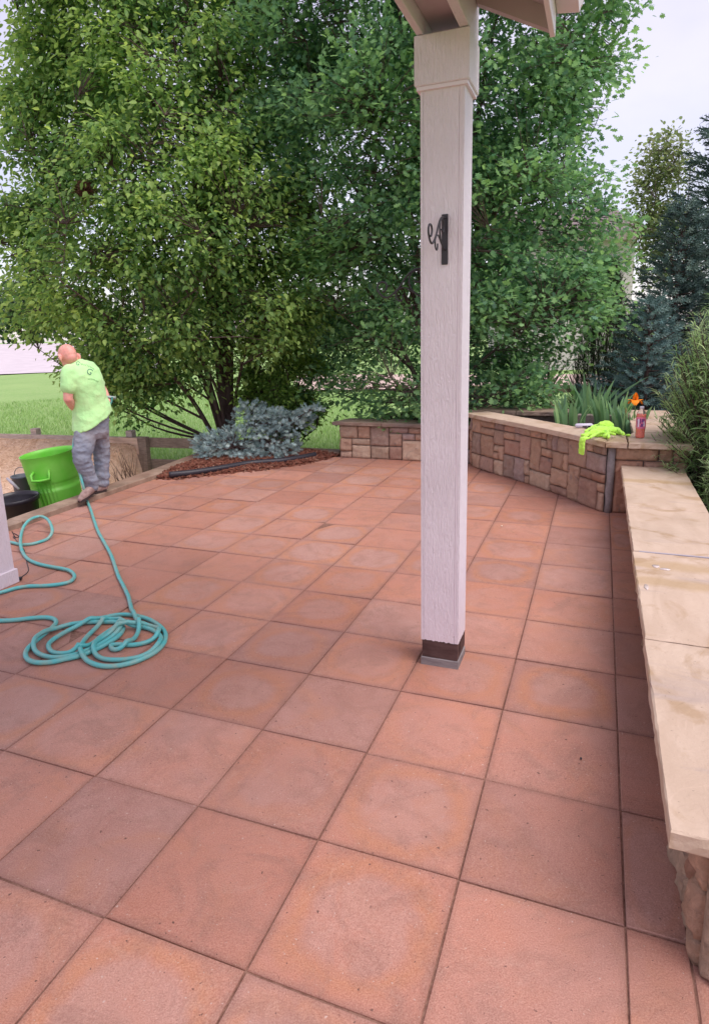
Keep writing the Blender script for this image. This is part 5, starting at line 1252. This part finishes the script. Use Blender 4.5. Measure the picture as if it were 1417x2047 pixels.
hipL, knL, anL = J(172, 864, -.04), J(163, 915, -.12), J(184, 974, -.05); hipR, knR, anR = J(196, 862, .10), J(203, 908, .14), J(204, 968, .12)
limb(mb, [hipL, knL, anL], [.085, .058, .042]); limb(mb, [hipR, knR, anR], [.085, .058, .042])
def hand(mb, w_, pd, up_, grip=.8):
    pd = pd.normalized(); up_ = (up_-pd*up_.dot(pd)).normalized(); sd_ = pd.cross(up_)
    m_ = Matrix((((sd_.x), up_.x, pd.x, 0), (sd_.y, up_.y, pd.y, 0), (sd_.z, up_.z, pd.z, 0), (0, 0, 0, 1))); ball(mb, w_+pd*.045, .042, .017, .052, m_)
    for k, (o_, L_) in enumerate(((-.030, .066), (-.010, .075), (.010, .071), (.029, .058))):
        a = w_+pd*.085+sd_*o_; c1 = pd*math.cos(grip*.5)-up_*math.sin(grip*.5); c2 = pd*math.cos(grip*1.5)-up_*math.sin(grip*1.5); c3 = pd*math.cos(grip*2.4)-up_*math.sin(grip*2.4)
        b = a+c1*L_*.45; c = b+c2*L_*.33; d_ = c+c3*L_*.28; limb(mb, [a-pd*.02, a, b, c, d_], [.0095, .0095, .009, .0085, .007], 3)
    a = w_+pd*.025-sd_*.034; limb(mb, [a, a-sd_*.022+pd*.022-up_*.006, a-sd_*.024+pd*.050-up_*.018], [.013, .011, .0085], 3)
hand(mb, wrL, (haL-wrL), Vector((0, 0, 1)), .55)
hR = J(217, 817, .10); hand(mb, wrR, (hR-wrR), -lf+Vector((0, 0, .2)), .85)
blend('body', mb, .0058, M_skin, man, 3, .5)

def wr(v, s1=9, a1=.007, s2=22, a2=.0035, zs=1.):
    q = Vector((v[0], v[1], v[2]*zs)); f = noise.noise(q*s1); return a1*(1-abs(f)*2.2)*.6+a2*noise.noise(q*s2+Vector((5, 1, 2)))
M_tee = mat('pale_green_tee', (.40, .80, .26), .85, .15, **{'Sheen Weight': .2}); g = G(M_tee); g.col(g.mix(g.ramp(g.noise(g.pos(), 7, 4), .4, .75), (.46, .82, .36), (.52, .76, .36))); g.bump(g.noise(g.pos(), 24, 4, .6, 1), .5, .012)
mb = MB()
loft(mb, [(J(184, 838, .03), .200, .165), (J(183, 824, .03), .190, .155), (J(180, 806, .03), .170, .138), (J(176, 786, .02), .168, .134), (J(170, 765, .01), .180, .137), (J(163, 748, .01), .190, .130), (J(157, 737, .01), .175, .105), (J(151, 728, .02), .095, .075), (J(148, 724, .02), .070, .062)], 28, (.115, .10, .06, .025, .01))
limb(mb, [shL+Vector((0, 0, .005))+rgt*.05, shL, (shL*.45+elL*.55)], [.065, .073, .076]); limb(mb, [shR-rgt*.05, shR, (shR*.5+elR*.5)], [.062, .068, .064])
shirt = blend('shirt', mb, .008, M_tee, man, 4, .5, wr)
M_jean = mat('worn_denim', (.19, .20, .33), .9, .15); g = G(M_jean); p = g.pos(); c = g.mix(g.ramp(g.noise(p, 5, 5, .6), .4, .65), (.20, .22, .285), (.29, .30, .35)); c = g.mix(g.ramp(g.noise(p, 3.2, 4, .6, .8), .5, .9), c, (.33, .28, .29)); g.col(c); nn = g.bump(g.noise(p, 20, 4, .6, 1.2), .6, .015); g.bump(g.noise(p, 300, 2), .3, .001, nn)
mb = MB(); loft(mb, [(J(183, 874, .03), .155, .115), (J(183, 862, .03), .172, .135), (J(184, 848, .03), .168, .130), (J(185, 830, .03), .165, .125), (J(185, 822, .03), .160, .12)], 28, (0, 0, .02, .05, .06))
kn2 = J(164, 914, -.10)
limb(mb, [hipL, (hipL*.5+kn2*.5), kn2, (kn2*.5+anL*.5), J(183, 969, -.05)], [.104, .096, .085, .074, .072]); limb(mb, [hipR, hipR*.5+knR*.5, knR, knR*.5+anR*.5, J(204, 964, .12)], [.100, .090, .078, .070, .068])
def jw(v):
    z = v[2]; f = math.sin(z*62+3*noise.noise(Vector(v)*6)); k = max(0, 1-abs(z-.20)/.16)+.5*max(0, 1-abs(z-.50)/.12); return wr(v, 10, .010, 24, .005, 1.6)+.006*f*k
blend('jeans', mb, .008, M_jean, man, 3, .5, jw)
mb = MB(); 
for a in np.linspace(0, 2*math.pi, 25)[:-1]: pass
M_shoe = noisy('dusty_shoe', (.22, .14, .13), (.36, .25, .23), 20, .85, .5, .003, .2); M_sole = mat('shoe_sole', (.05, .035, .035), .8, .2)
def shoe(heel, toe, an):
    t_ = thing('tmp', 'x', 'x'); bpy.data.objects.remove(t_); heel, toe = Vector(heel), Vector(toe); mb = MB(); d_ = toe-heel
    limb(mb, [heel+d_*.08+Vector((0, 0, .045)), heel+d_*.35+Vector((0, 0, .045)), heel+d_*.70+Vector((0, 0, .035)), heel+d_*.93+Vector((0, 0, .026))], [.040, .044, .043, .030]); limb(mb, [heel+d_*.16+Vector((0, 0, .05)), (heel+d_*.18)*.5+an*.5+Vector((0, 0, .03)), an], [.042, .044, .046])
    so_ = blend('shoe', mb, .006, M_shoe, man, 3, .5)
    mb = MB(); sd_ = d_.cross(Vector((0, 0, 1))).normalized(); P_ = []
    prof_ = [(0, .028), (.12, .036), (.35, .034), (.6, .043), (.85, .042), (1, .022)]
    ol = [heel+d_*a+sd_*w_ for a, w_ in prof_]+[heel+d_*a-sd_*w_ for a, w_ in reversed(prof_)]
    n0 = 0
    for z in (0, .024):
        for q in ol: mb.v.append((q.x, q.y, q.z+z)); mb.c.append((1, 1, 1))
    m_ = len(ol)
    for i in range(m_): j = (i+1) % m_; mb.f.append((i, j, m_+j, m_+i))
    mb.f.append(tuple(reversed(range(m_)))); mb.f.append(tuple(range(m_, 2*m_))); mb.build('sole', M_sole, so_)
t1 = gp(160, 1004, KZ+.004); h1_ = gp(190, 990, KZ+.004); h1_[2] += .035; hv = Vector(h1_)+ (J(197, 980, -.03)-Vector(h1_))*.35
shoe(Vector((h1_[0], h1_[1], KZ+.045)), Vector((t1[0], t1[1], KZ+.003)), anL)
t2 = gp(196, 989, KZ+.004); h2 = gp(211, 981, KZ+.004); shoe(Vector((h2[0], h2[1], KZ+.003)), Vector((t2[0]-.10, t2[1]+.02, KZ+.003)), anR)
mb = MB(); mb.tube([hc+hm.to_3x3() @ Vector((x, y, z)) for x, y, z in ((.105, -.06, -.015), (.05, -.088, -.012), (.0, -.086, -.008), (-.012, -.083, -.03))], .0032, 6); mb.tube([hc+hm.to_3x3() @ Vector((x, y, z)) for x, y, z in ((.105, .06, -.015), (.05, .090, -.012), (.0, .090, -.004), (-.014, .086, -.03))], .0034, 6); mb.tube([hc+hm.to_3x3() @ Vector((.112, y, -.02)) for y in (-.06, 0, .06)], .003, 6)
mb.build('glasses', mat('dark_glasses', (.07, .03, .07), .4, .4), man, True)
M_hairs = mat('thin_hair', (.55, .30, .22), .9, .1); mb = MB(); rh = random.Random(2)
for k in range(700):
    a = rh.uniform(-2.9, 2.9); el = rh.uniform(-.55, .95); n_ = Vector((-math.cos(a)*math.cos(el)*.098, math.sin(a)*math.cos(el)*.081, math.sin(el)*.099)); q = hc+hm.to_3x3() @ n_; nn_ = (hm.to_3x3() @ n_).normalized(); s_ = Vector((rh.uniform(-1, 1), rh.uniform(-1, 1), rh.uniform(-1, 1))).cross(nn_)*.0012
    mb.poly([q-s_, q+s_, q+nn_*.005+Vector((0, 0, -.002))])
mb.build('hair', M_hairs, man)
# faded print on the back of the shirt
bv = BVHTree.FromObject(shirt, bpy.context.evaluated_depsgraph_get()) if False else None
sv = [shirt.matrix_world @ v.co for v in shirt.data.vertices]; bv = BVHTree.FromPolygons([tuple(v.co) for v in shirt.data.vertices], [tuple(p.vertices) for p in shirt.data.polygons])
def drop(px, py):
    d_ = Vector(ray(px, py)).normalized(); loc, nrm, i_, ds = bv.ray_cast(Vector(CAM), d_)
    return (loc-d_*.0025) if loc is not None else None
def glyphs(text, cx, cy, h, ang, arc=0, sx=1., shear=0.):
    c_ = bpy.data.curves.new('t', 'FONT'); c_.body = text; c_.size = 1; c_.align_x = 'CENTER'; c_.align_y = 'CENTER'; c_.resolution_u = 3; o_ = bpy.data.objects.new('t', c_); COL.objects.link(o_)
    dg = bpy.context.evaluated_depsgraph_get(); dg.update(); me = bpy.data.meshes.new_from_object(o_.evaluated_get(dg)); bpy.data.objects.remove(o_); bpy.data.curves.remove(c_)
    bm_ = bmesh.new(); bm_.from_mesh(me); bmesh.ops.triangulate(bm_, faces=bm_.faces); bmesh.ops.subdivide_edges(bm_, edges=[e for e in bm_.edges if e.calc_length() > .25], cuts=1); bmesh.ops.triangulate(bm_, faces=bm_.faces); out_v = []; ok = True
    for v in bm_.verts:
        x, y = v.co.x*sx*h, v.co.y*h+shear*v.co.x*h; y -= arc*(v.co.x*h)**2; X = cx+x*math.cos(ang)+y*math.sin(ang); Y = cy+x*math.sin(ang)-y*math.cos(ang); out_v.append(drop(X, Y))
    fs = [tuple(v.index for v in f.verts) for f in bm_.faces if all(out_v[v.index] is not None for v in f.verts)]; bm_.verts.index_update(); vs = [tuple(v) if v is not None else (0, 0, -5) for v in out_v]; used = sorted({i for f in fs for i in f}); mp_ = {i: k for k, i in enumerate(used)}
    bm_.free(); bpy.data.meshes.remove(me); return [vs[i] for i in used], [tuple(mp_[i] for i in f) for f in fs]
M_ink = mat('faded_print', (.09, .22, .15), .9, .1); M_ink2 = mat('faint_print', (.26, .50, .22), .9, .1); mb = MB()
def put(v, f):
    n0 = len(mb.v); mb.v += v; mb.c += [(1, 1, 1)]*len(v); mb.f += [tuple(n0+i for i in q) for q in f]
put(*glyphs('G', 155.5, 726, 11, .55)); mb.build('lettering', M_ink, shirt); mb = MB(); put(*glyphs('G', 179, 743, 17, .55)); mb.build('lettering', M_ink, shirt)
mb = MB(); rk = random.Random(5)
for (x0, y0, x1, y1, n_, h_) in ((162, 727, 187, 737, 9, 5), (176, 757, 196, 763, 9, 3.2), ):
    mb = MB()
    for k in range(n_):
        f = k/(n_-1); cx_, cy_ = x0+(x1-x0)*f, y0+(y1-y0)*f-math.sin(f*3.14)*1.5
        for s_ in range(2):
            a = rk.choice((0, 1.57, .6, -.6)); ll, ww = h_*.5*rk.uniform(.5, .9), .45; ca_, sa_ = math.cos(a+.4), math.sin(a+.4); ox, oy = rk.uniform(-.8, .8), rk.uniform(-.8, .8)
            q_ = [drop(cx_+ox+u_*ca_*ll-v_*sa_*ww, cy_+oy+u_*sa_*ll+v_*ca_*ww) for u_, v_ in ((-1, -1), (1, -1), (1, 1), (-1, 1))]
            if all(p_ is not None for p_ in q_): mb.poly(q_)
    if mb.f: mb.build('lettering', M_ink2, shirt)
mb = MB(); a_, b_ = [], []
for k in range(29):
    a = 2*math.pi*k/28; c0_ = J(185, 824, .03); q = c0_+rgt*.166*math.cos(a)+fwd*.127*math.sin(a)+Vector((0, 0, .06*math.cos(a)));  a_.append(q)
mb.tube(a_, .012, 6, cap=False); mb.build('belt', mat('dark_belt', (.05, .045, .09), .6), man, True)
# hose nozzle in his right hand
nz_ = thing('hose_nozzle', 'grey and teal pistol grip hose nozzle in the hand of the man', 'nozzle', tuple(J(217, 806, .14))); mb = MB()
A_, B_ = J(211, 793, .20), J(226, 794, .22); mb.tube([A_, (A_+B_)/2, B_, J(230, 795, .24)], [.014, .016, .013, .017], 10); mb.build('barrel', mat('grey_metal', (.36, .42, .40), .4, .5), nz_, True)
mb = MB(); mb.tube([J(224, 794, .21), J(223, 803, .18), J(217, 814, .12)], [.011, .010, .012], 8); mb.build('grip', mat('dark_teal', (.04, .18, .17), .5, .4), nz_, True); mb = MB(); mb.tube([J(213, 794, .19), J(211, 803, .16), J(215, 812, .12)], [.005, .0055, .005], 6); mb.build('trigger', M_black, nz_, True)

# grit on the pavers
for (x, y, rr2, m_, lab) in ((1161, 1518, .006, M_black, 'single dark pebble on a paver near the seat wall'), (1003, 1052, .007, mat('pale_chip', (.8, .7, .55), .8), 'pale chip on a far paver right of the tall post'), (347, 947, .012, bpy.data.materials['pale_chip'] if 'pale_chip' in bpy.data.materials else M_stone, 'pale bark chip at the left tip of the mulch bed')):
    if lab.startswith('pale bark'): m_ = mat('pale_bark', (.75, .52, .33), .8)
    q = gp(x, y, .03 if 'bark' in lab else .002); mb = MB(); ball(mb, q+np.array([0, 0, rr2*.5]), rr2, rr2*.7, rr2*.6, Matrix.Rotation(x, 4, 'Z')); tag(mb.build('pebble' if 'pebble' in lab else 'wood_chip', m_, smooth=False), lab, 'debris')
